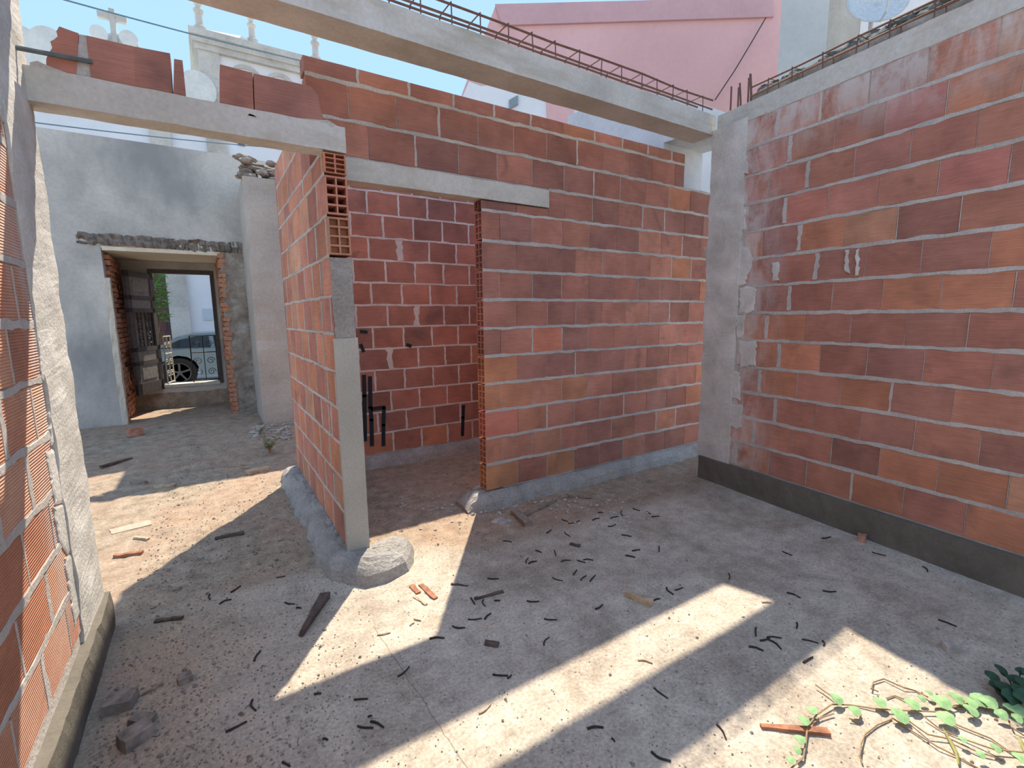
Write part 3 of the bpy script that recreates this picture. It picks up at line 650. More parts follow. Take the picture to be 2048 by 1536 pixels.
m = MB(); a = [(.3, YC - .2, 9.48), (3.8, YC - .2, 9.48), (3.8, YC + 3.5, 9.48), (.3, YC + 3.5, 9.48)]; m.add(a + [(1.7, YC + 1.4, 10.35), (2.3, YC + 1.8, 10.35)], [(0, 1, 5, 4), (1, 2, 5), (2, 3, 4, 5), (3, 0, 4)]); m.build('roof', blotchy('pale tower roof', [(.3, (.62, .60, .50)), (.7, (.74, .72, .62))], 1.5, 10, .2), ch)
for fx, fy in ((.52, -.05), (3.58, -.05), (.52, 3.3), (3.58, 3.3), (2.0, 1.6)):
    b0 = 9.47 if fx != 2.0 else 10.3
    m = MB(); m.lathe((fx, YC + fy, b0), [(.16, 0), (.16, .12), (.10, .16), (.09, .45), (.13, .50), (.13, .56), (.06, .62), (.10, .72), (.10, .80), (.02, 1.05)], 10); m.build('pinnacle', M_STONE, ch)
for cx in (1.58, 2.5):
    m = MB(); k = 14; vv = []
    for rr, dd in ((.44, -.06), (.34, -.06)):
        vv += [(cx + rr * math.cos(t), YC + dd, 8.45 + rr * math.sin(t)) for t in np.linspace(0, math.pi, k)]
    m.add(vv, [(i, i + 1, i + 1 + k, i + k) for i in range(k - 1)]); m.box((cx - .44, YC - .06, 7.2), (cx - .34, YC + .02, 8.45)); m.box((cx + .34, YC - .06, 7.2), (cx + .44, YC + .02, 8.45)); m.build('arch_surround', M_STONE, ch)
M_SHELL = blotchy('lichened lime shell', [(.3, (.55, .57, .52)), (.7, (.72, .73, .68))], 2, 14, .3)
SH = [0.0]
def shell(px, py, rp, mat=M_SHELL):
    c = ony(px, py, YC - .1); rr = rp / FPX * 14.6
    SH[0] += .013; k = 18; mb = MB(); mb.prism([(c[0] + rr * math.cos(t), YC - .12 - SH[0], c[2] + rr * math.sin(t) * 1.05) for t in np.linspace(0, 2 * math.pi, k, endpoint=False)], (0, .22, 0)); o = mb.build('shell_crest', mat, ch)
for a in ((28, 112, 48), (97, 88, 24), (198, 68, 12), (258, 80, 13), (395, 180, 30)): shell(*a)
m = MB(); m.prism(cpx([(20, 140), (280, 160), (262, 84), (245, 72), (228, 64), (210, 68), (196, 76), (150, 84), (120, 92), (100, 100), (80, 105), (62, 110), (40, 118)], YC + .06), (0, .3, 0)); m.build('gable_crest', M_WHITE, ch)
m = MB(); b0, t0 = ony(228, 70, YC), ony(227, 18, YC); m.box((b0[0] - .06, YC - .003, b0[2] - .25), (b0[0] + .06, YC + .14, t0[2])); m.box((b0[0] - .30, YC + .01, t0[2] - .26), (b0[0] + .30, YC + .13, t0[2] - .12)); m.build('cross', M_STONE, ch)
m = MB(); m.box((-2.3, YC - .05, .1), (-.92, YC + .02, 2.9)); do = m.build('church_door', plain('purple brown door paint', (.11, .055, .06), .6), ch)
for z in (.45, 1.2, 1.95):
    m = MB(); m.box((-1.55, YC - .075, z), (-1.0, YC - .05, z + .6)); m.build('panel', bpy.data.materials['purple brown door paint'], do)
w0 = ony(475, 277, YC); w1 = ony(490, 293, YC)
m = MB(); m.box((w0[0], YC - .03, w1[2]), (w1[0], YC + .02, w0[2])); m.build('window_pane', plain('dark blue glass', (.03, .05, .09), .15), ch)
a, b = ony(405, 617, YC), ony(425, 640, YC); m = MB(); m.box((a[0], YC - .03, b[2]), (b[0], YC + .01, a[2])); m.build('wall_plaque', plain('pale tile plaque', (.50, .58, .62), .4), ch)

# leafy branch hanging at the far side of the doorway
def leafmesh(mb, c, d, up, l, w, curl=.15):
    c, d, up = [np.array(t, float) for t in (c, d, up)]; d /= np.linalg.norm(d); sd_ = np.cross(d, up); sd_ /= np.linalg.norm(sd_) + 1e-9; nn = np.cross(sd_, d)
    pts = [c, c + d * l * .3 + sd_ * w * .42, c + d * l * .62 + sd_ * w * .40, c + d * l - nn * curl * l * .6, c + d * l * .62 - sd_ * w * .40, c + d * l * .3 - sd_ * w * .42, c + d * l * .5 + nn * l * curl * .6]
    th = -nn * .0008
    mb.add(pts + [p + th for p in pts], [(0, 1, 6), (1, 2, 6), (2, 3, 6), (3, 4, 6), (4, 5, 6), (5, 0, 6), (8, 7, 13), (9, 8, 13), (10, 9, 13), (11, 10, 13), (12, 11, 13), (7, 12, 13)])
M_LEAFB = plain('bright leaf', (.16, .36, .06), .5, 0, 30, .3)
M_STEM = plain('brown stem', (.20, .12, .06), .8)
SC = ony(313, 602, 14.3)
rt = empty('shrub', (SC[0], 14.3, .10)); tag(rt, 'leafy green street shrub beyond the dark door leaf', 'plant')
m = MB(); r = random.Random(8)
for k in range(4): m.tube([(SC[0], 14.3, .1), (SC[0] + r.uniform(-.1, .1), 14.3, 1.0), (SC[0] + r.uniform(-.2, .2), 14.3 + r.uniform(-.2, .2), 2.2)], [.02, .014, .006], 5)
m.build('stem', M_STEM, rt)
m = MB()
for k in range(330):
    z = r.uniform(1.45, 2.6); a = r.uniform(0, 6.28); rr = r.uniform(.02, .20)
    leafmesh(m, (SC[0] + rr * math.cos(a), 14.3 + rr * math.sin(a), z), (math.cos(a), math.sin(a), r.uniform(-.2, .7)), (0, 0, 1), .17, .075)
o = m.build('foliage', M_LEAFB, rt); o['kind'] = 'stuff'

# ------------------------------------------------------------------ houses behind the right corner
fh = np.array([RM[0, 2], RM[1, 2], 0]); fh /= np.linalg.norm(fh); rh = np.array([fh[1], -fh[0], 0])
def dp(px, py, d): return onp(px, py, fh, d)
D1 = 11.0
ph = empty('pink_house', dp(1200, 768, D1 + 2) * np.array([1, 1, 0]) + np.array([0, 0, -.02])); tag(ph, 'pink rendered house with white lower wall behind the ruin', 'building')
P = lambda l, d=D1: [dp(a, b, d) for a, b in l]
base = lambda p: np.array([p[0], p[1], -.02])
l0, r0 = dp(905, 240, D1), dp(1640, 300, D1)
m = MB(); m.prism([base(l0), base(r0), r0] + P([(1640, -20), (1540, 0), (1000, 12), (990, 14), (935, 158), (905, 240)]), fh * 4); m.build('wall', M_PINK, ph)
m = MB(); m.prism([base(l0), base(r0)] + [dp(1640, 310, D1 - .03), dp(1430, 268, D1 - .03), dp(1150, 212, D1 - .03), dp(1060, 186, D1 - .03), dp(1035, 178, D1 - .03), dp(1010, 176, D1 - .03), dp(985, 170, D1 - .03), dp(962, 172, D1 - .03), dp(938, 163, D1 - .03), dp(905, 240, D1 - .03)], fh * .03); m.build('lower_wall', M_WHITE, ph)
m = MB(); m.prism(P([(1004, 50), (1548, 33), (1545, -6), (990, 8)], D1 - .06), fh * .1); m.build('parapet_band', blotchy('greyer pink band', [(.3, (.50, .31, .32)), (.7, (.58, .37, .38))], .6, 10, .1, finec=.08), ph)
m = MB(); m.prism(P([(1095, 262), (1146, 270), (1148, 205), (1092, 192)], D1 - .07), fh * .05); m.build('painted_strip', M_PINK, ph)
m = MB(); m.prism(P([(1018, 218), (1036, 208), (1036, 190), (1018, 200)], D1 - .08), fh * .06); m.build('vent_window', plain('grey vent', (.22, .27, .30), .5), ph)
m = MB(); m.tube([dp(1430, 200, D1 - .12), dp(1470, 140, D1 - .12), dp(1500, 90, D1 - .12), dp(1532, 35, D1 - .12)], .012, 5); m.build('cable', M_IRON, ph)
D2 = 7.5
M_BLUEG = blotchy('blue grey render', [(.3, (.40, .42, .40)), (.7, (.50, .52, .50))], .7, 10, .15, finec=.1)
gh = empty('grey_house', dp(1620, 768, D2 + 1) * np.array([1, 1, 0]) + np.array([0, 0, -.02])); tag(gh, 'blue grey rendered house corner behind the ring beam', 'building')
a_, b_, c_ = dp(1548, 250, D2), dp(1640, 250, D2), dp(1704, 250, D2 + .6)
top = lambda p, z: np.array([p[0], p[1], z])
gd = np.array([a_[0], a_[1], 0]); gd = gd / np.linalg.norm(gd) + rh * .02
m = MB(); m.prism([top(a_, -.02), top(b_, -.02), top(b_, 7.5), top(a_, 7.5)], gd * 1.2); m.build('wall', M_BLUEG, gh)
m = MB(); m.prism([top(b_, -.02), top(c_, -.02), top(c_, 7.5), top(b_, 7.5)], gd * .8); m.build('side_wall', M_PIER, gh)
D3 = 9.5
wh = empty('white_house', dp(1900, 768, D3 + 1) * np.array([1, 1, 0]) + np.array([0, 0, -.02])); tag(wh, 'white house with flaking pink paint behind the satellite dish', 'building')
D3 = 9.6; a_, b_ = dp(1700, 250, D3), dp(2300, 250, D3); wd_ = np.array([a_[0], a_[1], 0]); wd_ = wd_ / np.linalg.norm(wd_) + rh * .1
m = MB(); m.prism([top(a_, -.02), top(b_, -.02), top(b_, 7.0), top(a_, 7.0)], wd_ * 3); m.build('wall', M_WHITE, wh)
m = MB(); m.prism(P([(1702, 90), (1850, 90), (1838, 40), (1850, 10), (1885, 0), (1905, -60), (1702, -60)], D3 - .05), fh * .04); m.build('flaking_paint', blotchy('flaking pale pink paint', [(.40, (.60, .42, .40)), (.5, (.72, .70, .68))], 1.6, 10, .3), wh)

# satellite dish
sdh = empty('satellite_dish', dp(1745, 60, 6.4)); tag(sdh, 'grey satellite dish on a bracket above the rubble', 'dish')
dc = dp(1752, 8, 6.4); nd = -fh * .85 + rh * -.25 + np.array([0, 0, .35]); nd /= np.linalg.norm(nd)
M_DISH = plain('grey dish paint', (.52, .55, .55), .5)
m = MB(); vv = []; n_ = 24
ax = np.cross(nd, (0, 0, 1)); ax /= np.linalg.norm(ax); ay = np.cross(ax, nd)
for i in range(6):
    rr = .33 * i / 5
    for q_ in range(n_): t = 2 * math.pi * q_ / n_; vv.append(dc + ax * rr * math.cos(t) + ay * rr * math.sin(t) + nd * (rr * rr * .55))
m.add(vv, [(i * n_ + q_, i * n_ + (q_ + 1) % n_, (i + 1) * n_ + (q_ + 1) % n_, (i + 1) * n_ + q_) for i in range(5) for q_ in range(n_)])
dsh = m.build('reflector', M_DISH, sdh, smooth=True); sm_ = dsh.modifiers.new('thickness', 'SOLIDIFY'); sm_.thickness = .008
m = MB(); m.tube([dc - ay * .33 + nd * .06, dc - ay * .36 + nd * .2, dc - ay * .10 + nd * .46], .013, 6); m.build('arm', M_DISH, sdh)
m = MB(); m.tube([dc - ay * .12 + nd * .44, dc - ay * .07 + nd * .36], .035, 8); m.build('receiver', M_WHITE, sdh)
m = MB(); m.tube([dc - nd * .02, dc - nd * .12, dc - nd * .12 - np.array([0, 0, .5])], .025, 8); m.tube([dc - nd * .12 - np.array([0, 0, .5]), dc - nd * .12 - np.array([0, 0, dc[2] - 3.3])], .025, 8); m.build('mast', M_DISH, sdh)

# ================================================================== reinforcement left standing on the beams
def cage(name, P, s0, s1, w, z0, z1, step, label, seed, rb=.007, rs=.0045, first=0.0):
    """P(s, across, z); four long bars and a hoop every step"""
    rt = empty(name, P((s0 + s1) / 2, w / 2, z0)); tag(rt, label, 'rebar cage', 'reinforcement cages on the beams'); r = random.Random(seed)
    for a, z in ((0, z1), (w, z1), (0, z0 + .055), (w, z0 + .055)):
        k = 10; MB().tube([P(s0 + (s1 - s0) * i / k, a + r.uniform(-.004, .004), z + r.uniform(-.006, .006)) for i in range(k + 1)], rb, 6).build('long_bar', M_REBAR, rt)
    s_ = s0 + first
    while s_ < s1:
        t = r.uniform(-.012, .012); e = .006
        MB().tube([P(s_, -e, z0 - .03), P(s_ + t, -e, z1 + e), P(s_ + t, w + e, z1 + e), P(s_, w + e, z0 - .03)], rs, 5).build('hoop', M_REBAR, rt); s_ += step * r.uniform(.9, 1.1)
    return rt
cage('rebar_cage', lambda s, a, z: np.array([s, YB0 + .035 + a, z]), -.5, 3.82, .15, 3.20, 3.325, .195, 'rusty rebar cage standing along the cross beam', 1, first=.1)
cage('rebar_cage', lambda s, a, z: rw.P(s, z, -.03 - a), -2.77, 1.2, .11, 3.172, 3.285, .205, 'rusty rebar cage lying along the ring beam of the right wall', 2, first=.15)
for i, (sx, dy, hh) in enumerate(((-2.80, -.04, .33), (-2.83, -.11, .38), (-2.90, -.05, .30), (-2.94, -.13, .36), (-2.98, -.06, .34), (-2.86, -.155, .40))):
    a = rw.P(sx, 3.05, dy); o = MB().tube([a, a + np.array([.004, .003, hh * .6]), a + np.array([.012 * (-1) ** i, .01, hh])], .008, 6).build('starter_bar', M_REBAR)
    tag(o, 'upright starter bar rising from the corner column', 'rebar', 'starter bars of the corner column')
# loose rod and hooked rod
o = MB().tube([ony(25, 94, YL - .05), ony(110, 110, YL - .02), ony(185, 124, YL + .0)], .009, 6).build('steel_rod', plain('dull grey steel', (.14, .16, .16), .6, .3)); tag(o, 'grey steel rod reaching from the left column to the broken bricks', 'rod')

# rubble heaped behind the ring beam of the right wall
rub = MB().add(*rough_along(rw.P, -2.90, -1.02, -.62, -.20, 2.2, 3.31, .02, 77)).build('rubble_wall', M_RUBBLE); struct(rub, None); rub.name = 'wall_rubble'; ORG['wall_rubble'] = ORG['rubble_wall']
r = random.Random(12); M_MOSS = blotchy('mossy dark rubble', [(.3, (.07, .085, .08)), (.55, (.16, .17, .155)), (.75, (.38, .36, .31))], 9, 50, .9, bd=.03)
for i in range(62):
    s_ = -2.86 + 1.80 * (i % 31) / 31 + r.uniform(-.03, .03); lay = i // 31
    MB().rock(rw.P(s_, 3.335 + lay * .055 + .02 * math.sin(s_ * 3), -.25 - .06 * lay - r.uniform(0, .08)), r.uniform(.04, .065), (1.2, 1.2, .75), 300 + i, .5).build('stone', M_MOSS, rub)
o = MB().rock(rw.P(-1.62, 3.52, -.40), .12, (1.5, 1.1, .8), 91, .3).build('clay_lump', plain('terracotta chunk', (.50, .27, .17), .9)); tag(o, 'orange clay roof fragment below the satellite dish', 'fragment')

# ------------------------------------------------------------------ overhead cables
M_CABLE = plain('grey cable sheath', (.16, .24, .28), .6)
def cable(a, b, sag, rr, label):
    a, b = np.array(a), np.array(b); k = 16
    o = MB().tube([a + (b - a) * i / k - np.array([0, 0, sag * 4 * (i / k) * (1 - i / k)]) for i in range(k + 1)], rr, 5).build('overhead_cable', M_CABLE); tag(o, label, 'cable', 'overhead street cables')
cable(ony(60, -20, 14), ony(620, 125, 16.7), .05, .017, 'thin overhead cable crossing the church cross and tower cornice')
cable(ony(-60, 228, 12), ony(560, 296, 15.5), .05, .013, 'thin overhead cable just above the grey rear wall')

# ------------------------------------------------------------------ cement smears, graffiti strokes
def smear(l, wall, depth=.007, jit=2.2, mat=M_CONCP, name='cement_smear', seed=1, NN=None, DD=None):
    r = random.Random(seed); out = []; base = wall.obj; NN = NR if NN is None else NN; DD = DR - depth if DD is None else DD + depth; wn_ = wall.n
    for i in range(len(l)):
        a, b = np.array(l[i], float), np.array(l[(i + 1) % len(l)], float); k = max(1, int(np.linalg.norm(b - a) / 6))
        out += [a + (b - a) * q / k + np.array([r.uniform(-jit, jit), r.uniform(-jit, jit)]) for q in range(k)]
    P_ = [onp(p[0], p[1], NN, DD) for p in out]
    c = sum(P_) / len(P_); n_ = len(P_); inn = [p * .9 + c * .1 + wn_ * .002 for p in P_]
    mb = MB(); mb.add([p - wn_ * .012 for p in P_] + P_ + inn, [(i, (i + 1) % n_, n_ + (i + 1) % n_, n_ + i) for i in range(n_)] + [(n_ + i, n_ + (i + 1) % n_, 2 * n_ + (i + 1) % n_, 2 * n_ + i) for i in range(n_)] + [tuple(range(2 * n_, 3 * n_))])
    return mb.build(name, mat, base)
W_ = rw
for i, l in enumerate((
    [(1408, 493), (1418, 578), (1455, 572), (1490, 568), (1505, 520), (1498, 500), (1480, 490), (1450, 490)],
    [(1480, 575), (1478, 625), (1492, 628), (1508, 620), (1512, 580), (1500, 572)],
    [(1472, 628), (1472, 676), (1486, 675), (1490, 630)],
    [(1478, 680), (1480, 735), (1510, 730), (1512, 682)],
    [(1430, 735), (1436, 790), (1478, 800), (1480, 745)],
    [(1436, 800), (1440, 850), (1480, 858), (1484, 812)],
    [(1412, 640), (1414, 730), (1432, 735), (1428, 650)],
    [(1402, 840), (1400, 890), (1425, 895), (1440, 868), (1425, 845)],
    [(1448, 300), (1448, 470), (1462, 470), (1458, 380), (1466, 300)],
    [(1480, 425), (1478, 462), (1490, 460), (1490, 420)],
    [(1478, 318), (1480, 350), (1494, 347), (1494, 312)],
    [(1690, 500), (1690, 545), (1697, 545), (1697, 498)], [(1712, 500), (1712, 550), (1717, 550), (1717, 498)],
    [(1545, 525), (1545, 562), (1556, 560), (1556, 522)])):
    smear(l, W_, seed=i, depth=.006 + .0004 * i)
for i, l in enumerate(([(92, 905), (128, 890), (140, 1000), (112, 1010)], [(108, 1015), (140, 1004), (152, 1090), (135, 1110), (118, 1080)], [(130, 1118), (156, 1095), (170, 1200), (150, 1250), (140, 1180)],
    [(60, 500), (75, 505), (92, 640), (72, 640)], [(75, 660), (95, 655), (110, 770), (85, 760)], [(0, 150), (20, 180), (18, 260), (0, 230)], [(96, 790), (116, 780), (124, 880), (104, 890)])):
    smear(l, fw, depth=.003 + .0004 * i, jit=1.2, seed=50 + i, NN=np.array([1.0, 0, 0]), DD=-.555)
BW = bw.obj; M_PAINT = plain('black spray paint', (.012, .02, .028), .6)
def stroke(l, w):
    P_ = [ony(a, b, YB - .004) for a, b in l]; mb = MB()
    for i in range(len(P_) - 1):
        a, b = P_[i], P_[i + 1]; t = b - a; t = t / np.linalg.norm(t); nn = np.array([-t[2], 0, t[0]]) * w
        mb.obox((a + b) / 2, (b - a) / 2 + t * w * .6, nn, (0, .0035, 0))
    mb.build('paint_stroke', M_PAINT, BW)
for l, w in (([(728, 752), (729, 792), (730, 880)], .02), ([(740, 755), (741, 815), (743, 840), (744, 890)], .02), ([(744, 818), (768, 815), (767, 850), (767, 890)], .019),
             ([(927, 812), (926, 835), (925, 870)], .018), ([(722, 663), (733, 664)], .016), ([(722, 690), (727, 702)], .016), ([(815, 690), (821, 692)], .018)): stroke(l, w)

# ================================================================== things lying on the floor
M_TWIG = plain('dark dry twig', (.045, .035, .03), .9, 0, 60, .5)
M_WOODD = plain('dark weathered wood', (.105, .075, .058), .9, 0, 25, .6)
M_WOODG = plain('grey brown wood', (.26, .20, .15), .9, 0, 25, .6)
M_WOODL = plain('pale raw wood', (.46, .34, .22), .85, 0, 25, .5)
M_WOODR = plain('red brown wood', (.34, .15, .085), .85, 0, 25, .6)
M_CLAY = plain('broken clay', (.40, .20, .14), .9, 0, 25, .5)
M_STONEF = plain('pale rubble stone', (.40, .35, .30), .95, 0, 20, .6); M_LUMP = plain('dusty brown mortar', (.24, .20, .165), .95, 0, 22, .7)
Z2 = 2.926
def cr(ox, oy, l): return [[(ox + a / Z2, oy + b / Z2, ox + c / Z2, oy + d / Z2) for a, b, c, d in l]][0]
TW = cr(900, 1011, [(310, 207, 362, 214), (220, 425, 285, 428), (122, 540, 145, 578), (195, 550, 208, 590), (260, 555, 293, 555), (105, 665, 187, 660), (203, 665, 240, 630), (15, 705, 88, 714), (450, 557, 522, 560),
    (552, 662, 625, 668), (550, 818, 580, 770), (250, 988, 340, 995), (335, 1010, 360, 990), (445, 335, 458, 305), (460, 340, 508, 325), (500, 262, 535, 275), (612, 262, 620, 295), (650, 328, 708, 320), (745, 320, 795, 335),
    (780, 318, 838, 320), (600, 420, 660, 440), (722, 405, 742, 376), (765, 438, 797, 410), (820, 443, 850, 407), (672, 155, 703, 180), (565, 160, 592, 142), (925, 122, 970, 110), (940, 75, 985, 63), (1003, 172, 1062, 181),
    (1065, 265, 1112, 258), (1027, 292, 1085, 303), (1225, 240, 1225, 270), (850, 605, 893, 578), (1195, 555, 1228, 545), (1267, 480, 1308, 520), (1317, 495, 1363, 480), (1195, 1067, 1275, 1128), (805, 1305, 898, 1298),
    (945, 1362, 965, 1382), (1180, 1440, 1293, 1495), (1750, 825, 1835, 850), (1790, 715, 1790, 765), (1815, 790, 1870, 775), (1855, 770, 1940, 775), (1865, 785, 1940, 840), (2030, 685, 2028, 720), (865, 40, 900, 38), (835, 85, 875, 75),
    (690, 105, 760, 88), (655, 80, 690, 92), (1070, 15, 1112, 30), (1150, 35, 1175, 50), (1005, 30, 1010, 60), (1180, 66, 1225, 62)])
TW += cr(1348, 1011, [(660, 510, 740, 540), (870, 497, 948, 502), (320, 398, 322, 432), (865, 192, 917, 183), (1160, 272, 1240, 293), (1455, 355, 1485, 388), (1548, 668, 1655, 708), (750, 783, 845, 805), (870, 790, 875, 820),
    (757, 918, 812, 885), (250, 1280, 305, 1368), (635, 268, 692, 292)])
TW += cr(500, 1011, [(205, 568, 262, 575), (25, 910, 62, 848), (15, 1135, 35, 1200), (608, 1135, 690, 1130), (865, 1000, 932, 942), (630, 1290, 722, 1300), (705, 1262, 783, 1298), (690, 1235, 715, 1228), (425, 1365, 455, 1370),
    (190, 1500, 235, 1525), (1050, 780, 1138, 775), (270, 598, 300, 600), (375, 1105, 417, 1098)])
TW += cr(0, 1011, [(1350, 508, 1408, 470), (1285, 575, 1355, 548), (1665, 565, 1725, 577), (1228, 520, 1230, 552), (1618, 420, 1670, 412), (1320, 1325, 1445, 1262)])
r = random.Random(21)
def twig(p, mat, rr, label, group, zc=0.0):
    a, b = fl(p[0], p[1], rr * .9 + zc), fl(p[2], p[3], rr * .9 + zc); d = b - a; n_ = np.array([-d[1], d[0], 0]); L_ = np.linalg.norm(d)
    k = r.uniform(-.16, .16); mid = (a + b) / 2 + n_ * k; mid[2] = hz(mid[0], mid[1]) + rr * (1.0 + .4 * r.random()) + zc
    o = MB().tube([a, (a + mid) / 2 + n_ * k * .3, mid, b], [rr * 1.1, rr, rr * .95, rr * .8], 5).build('twig', mat); return tag(o, label, 'twig', group)
def twig_place(p):
    x_, y_ = (p[0] + p[2]) / 2, (p[1] + p[3]) / 2
    if 920 < x_ < 1010 and 1180 < y_ < 1245: return 'thin dark twig in the cluster around the thick dark stick'
    if y_ > 1240 and 1480 < x_ < 1660: return 'thin dark twig in the knot between the two sunlit strips'
    if x_ > 1590 and y_ < 1250: return 'thin dark twig on the shaded slab along the right plinth'
    if x_ < 720 and y_ < 1330: return 'thin dark twig in the shade left of the dark wooden wedge'
    if x_ < 850: return 'thin dark twig between the doorway sun patch and the long sunlit strip'
    if y_ < 1060: return 'thin dark twig near the rubble lip of the middle wall'
    if y_ < 1180 and x_ > 1000: return 'thin dark twig on the shaded slab in front of the middle wall'
    if y_ > 1340: return 'thin dark twig in the beam shadow between the sunlit strips'
    return 'thin dark twig in the shade near the small squared wooden block'
for p in TW: w_ = twig_place(p); twig(p, M_TWIG, r.uniform(.0032, .0048), w_, 'twigs: ' + w_[15:])
for p in cr(900, 1011, [(1100, 905, 1185, 922), (170, 1215, 238, 1160), (1825, 565, 1880, 568)]) + cr(500, 1011, [(745, 755, 822, 742), (960, 662, 1000, 672), (938, 700, 962, 684)]):
    twig(p, M_WOODL, .004, 'short pale straw coloured twig on sunlit concrete', 'pale twigs in the sunlit strips')

def slat(p, w, h, mat, name, label, cat='wood', taper=1.0, jit=.003, group=None, z=0.0):
    a, b = fl(p[0], p[1]), fl(p[2], p[3]); d = b - a; d[2] = 0; L_ = np.linalg.norm(d); d /= L_; n_ = np.array([-d[1], d[0], 0]); vs = []; k = 6; rr = random.Random(int(p[0] * 7 + p[1]))
    zf = max(hz(*(a + (b - a) * t)[:2]) for t in (0, .25, .5, .75, 1)) - .003 + z
    for i in range(k + 1):
        c = a + (b - a) * i / k; ww = w / 2 * (1 + (taper - 1) * i / k); hh = h * (1 + (taper - 1) * .5 * i / k)
        for sn, zz in ((-1, 0), (1, 0), (1, 1), (-1, 1)):
            q_ = c + n_ * sn * (ww + rr.uniform(-jit, jit)) + d * rr.uniform(-jit, jit); vs.append((q_[0], q_[1], zf + zz * (hh + rr.uniform(-jit, jit))))
    fs = [(i * 4 + q_, i * 4 + (q_ + 1) % 4, (i + 1) * 4 + (q_ + 1) % 4, (i + 1) * 4 + q_) for i in range(k) for q_ in range(4)] + [(3, 2, 1, 0), (k * 4, k * 4 + 1, k * 4 + 2, k * 4 + 3)]
    o = MB().add(vs, fs).build(name, mat); return tag(o, label, cat, group)
F = lambda ox, oy, a, b, c, d: (ox + a / Z2, oy + b / Z2, ox + c / Z2, oy + d / Z2)
slat(F(0, 1011, 1905, 540, 1762, 770), .055, .035, M_WOODD, 'wood_wedge', 'dark tapered wooden wedge pointing out of the shade', taper=.3)
slat(F(900, 1011, 1035, 525, 1180, 588), .042, .032, M_WOODL, 'wood_block', 'small squared wooden block at the edge of the sunlit strip')
slat(F(1348, 1011, 505, 1298, 905, 1335), .017, .012, M_WOODR, 'wood_splinter', 'long red brown splinter among the creeping vine', taper=1.6, jit=.0025)
slat(F(900, 1011, 145, 553, 312, 508), .016, .012, M_WOODD, 'stick', 'thick dark stick in the middle of the twig cluster')
slat(F(900, 1011, 5, 462, 105, 473), .012, .010, M_WOODD, 'stick', 'dark stick at the shade edge beside the twig cluster', taper=.6)
slat(F(900, 1011, 205, 812, 285, 824), .022, .018, M_WOODD, 'wood_chip', 'stubby dark wood chip lying alone on the slab')
slat(F(900, 1011, 700, 228, 762, 243), .024, .014, M_WOODD, 'wood_chip', 'curled dark wood chip among thin twigs near the rubble lip')
slat(F(500, 800, 1590, 685, 1790, 592), .030, .020, M_WOODG, 'lath', 'grey brown wooden lath leaning from the rubble lip')
slat(F(500, 800, 1545, 668, 1632, 740), .060, .035, M_WOODG, 'plank_end', 'short plank end below the grey brown lath')
slat(F(500, 800, 1862, 572, 2000, 575), .028, .022, M_WOODG, 'batten', 'short grey batten near the middle wall footing')
slat(F(500, 800, 1665, 490, 1895, 448), .05, .02, M_WOODG, 'footing_board', 'thin board resting on the middle wall footing', z=.105)
slat(F(500, 800, 1000, 290, 1148, 288), .09, .06, M_WOODG, 'timber_offcut', 'timber offcut on the small room floor against the back wall')
slat(F(0, 700, 588, 682, 768, 615), .035, .02, M_WOODD, 'stick', 'dark stick in the far shade of the passage')
slat(F(0, 700, 1447, 730, 1568, 695), .10, .03, M_WOODL, 'board', 'pale sawn board in the sun beside the passage footing')
slat(F(0, 700, 1345, 702, 1462, 688), .03, .012, M_WOODL, 'lath', 'thin pale lath behind the pale sawn board')
slat(F(0, 700, 770, 778, 856, 785), .04, .03, M_WOODG, 'wood_chip', 'grey wood chip at the shade edge in the passage')
slat(F(0, 700, 900, 806, 1025, 798), .05, .02, M_WOODL, 'wood_chip', 'flat pale wood chip lying in the sunny passage')
slat(F(0, 700, 1258, 1110, 1430, 1077), .028, .018, M_WOODD, 'stick', 'dark stick in the shade left of the passage footing')
slat(F(0, 700, 670, 1214, 836, 1192), .028, .02, M_WOODR, 'wood_splinter', 'brown splinter lying in the sun beside the left column')
slat(F(0, 700, 790, 1102, 870, 1112), .022, .016, M_WOODL, 'peg', 'short pale peg in the sunny passage')
slat(F(0, 1011, 905, 683, 1070, 664), .02, .015, M_WOODD, 'stick', 'dark stick lying in the dirt near the left column')
slat(F(0, 1011, 835, 1112, 955, 1048), .014, .012, M_WOODG, 'stick', 'thin grey stick behind the square clay block')
slat(F(500, 1011, 945, 470, 985, 515), .030, .010, M_WOODR, 'rust_flake', 'rust brown bark flake in the sun by the doorway', 'bark')
slat(F(500, 1011, 1000, 465, 1088, 548), .028, .010, M_WOODR, 'rust_flake', 'longest rust brown bark strip in the sun by the doorway', 'bark')
slat(F(500, 1011, 960, 535, 1032, 582), .016, .008, M_WOODL, 'rust_flake', 'pale thin bark strip in the sun by the doorway', 'bark')
# masonry fragments
def chunk(px, py, dims, rot, mat, name, label, cat, seed, z=0.0):
    c = fl(px, py); a = np.array([math.cos(rot), math.sin(rot), 0]); b = np.array([-a[1], a[0], 0]); rr = random.Random(seed)
    dx, dy, dz_ = [t / 2 for t in dims]; mb = MB(); vs = []
    for zz in (0, 1):
        for t in range(8):
            ang = t * math.pi / 4; ex = max(-1, min(1, 1.35 * math.cos(ang))); ey = max(-1, min(1, 1.35 * math.sin(ang))); k = 1 - .08 * zz + rr.uniform(-.06, .06)
            p = c + a * dx * ex * k + b * dy * ey * k; vs.append((p[0], p[1], c[2] - .004 + z + zz * dims[2] * rr.uniform(.94, 1.04)))
    mb.add(vs, [tuple(range(7, -1, -1)), tuple(range(8, 16))] + [(i, (i + 1) % 8, 8 + (i + 1) % 8, 8 + i) for i in range(8)])
    return tag(mb.build(name, mat), label, cat)
chunk(242, 1412, (.105, .085, .045), -.25, M_LUMP, 'clay_block', 'square dusty block lying by the left plinth', 'block', 3)
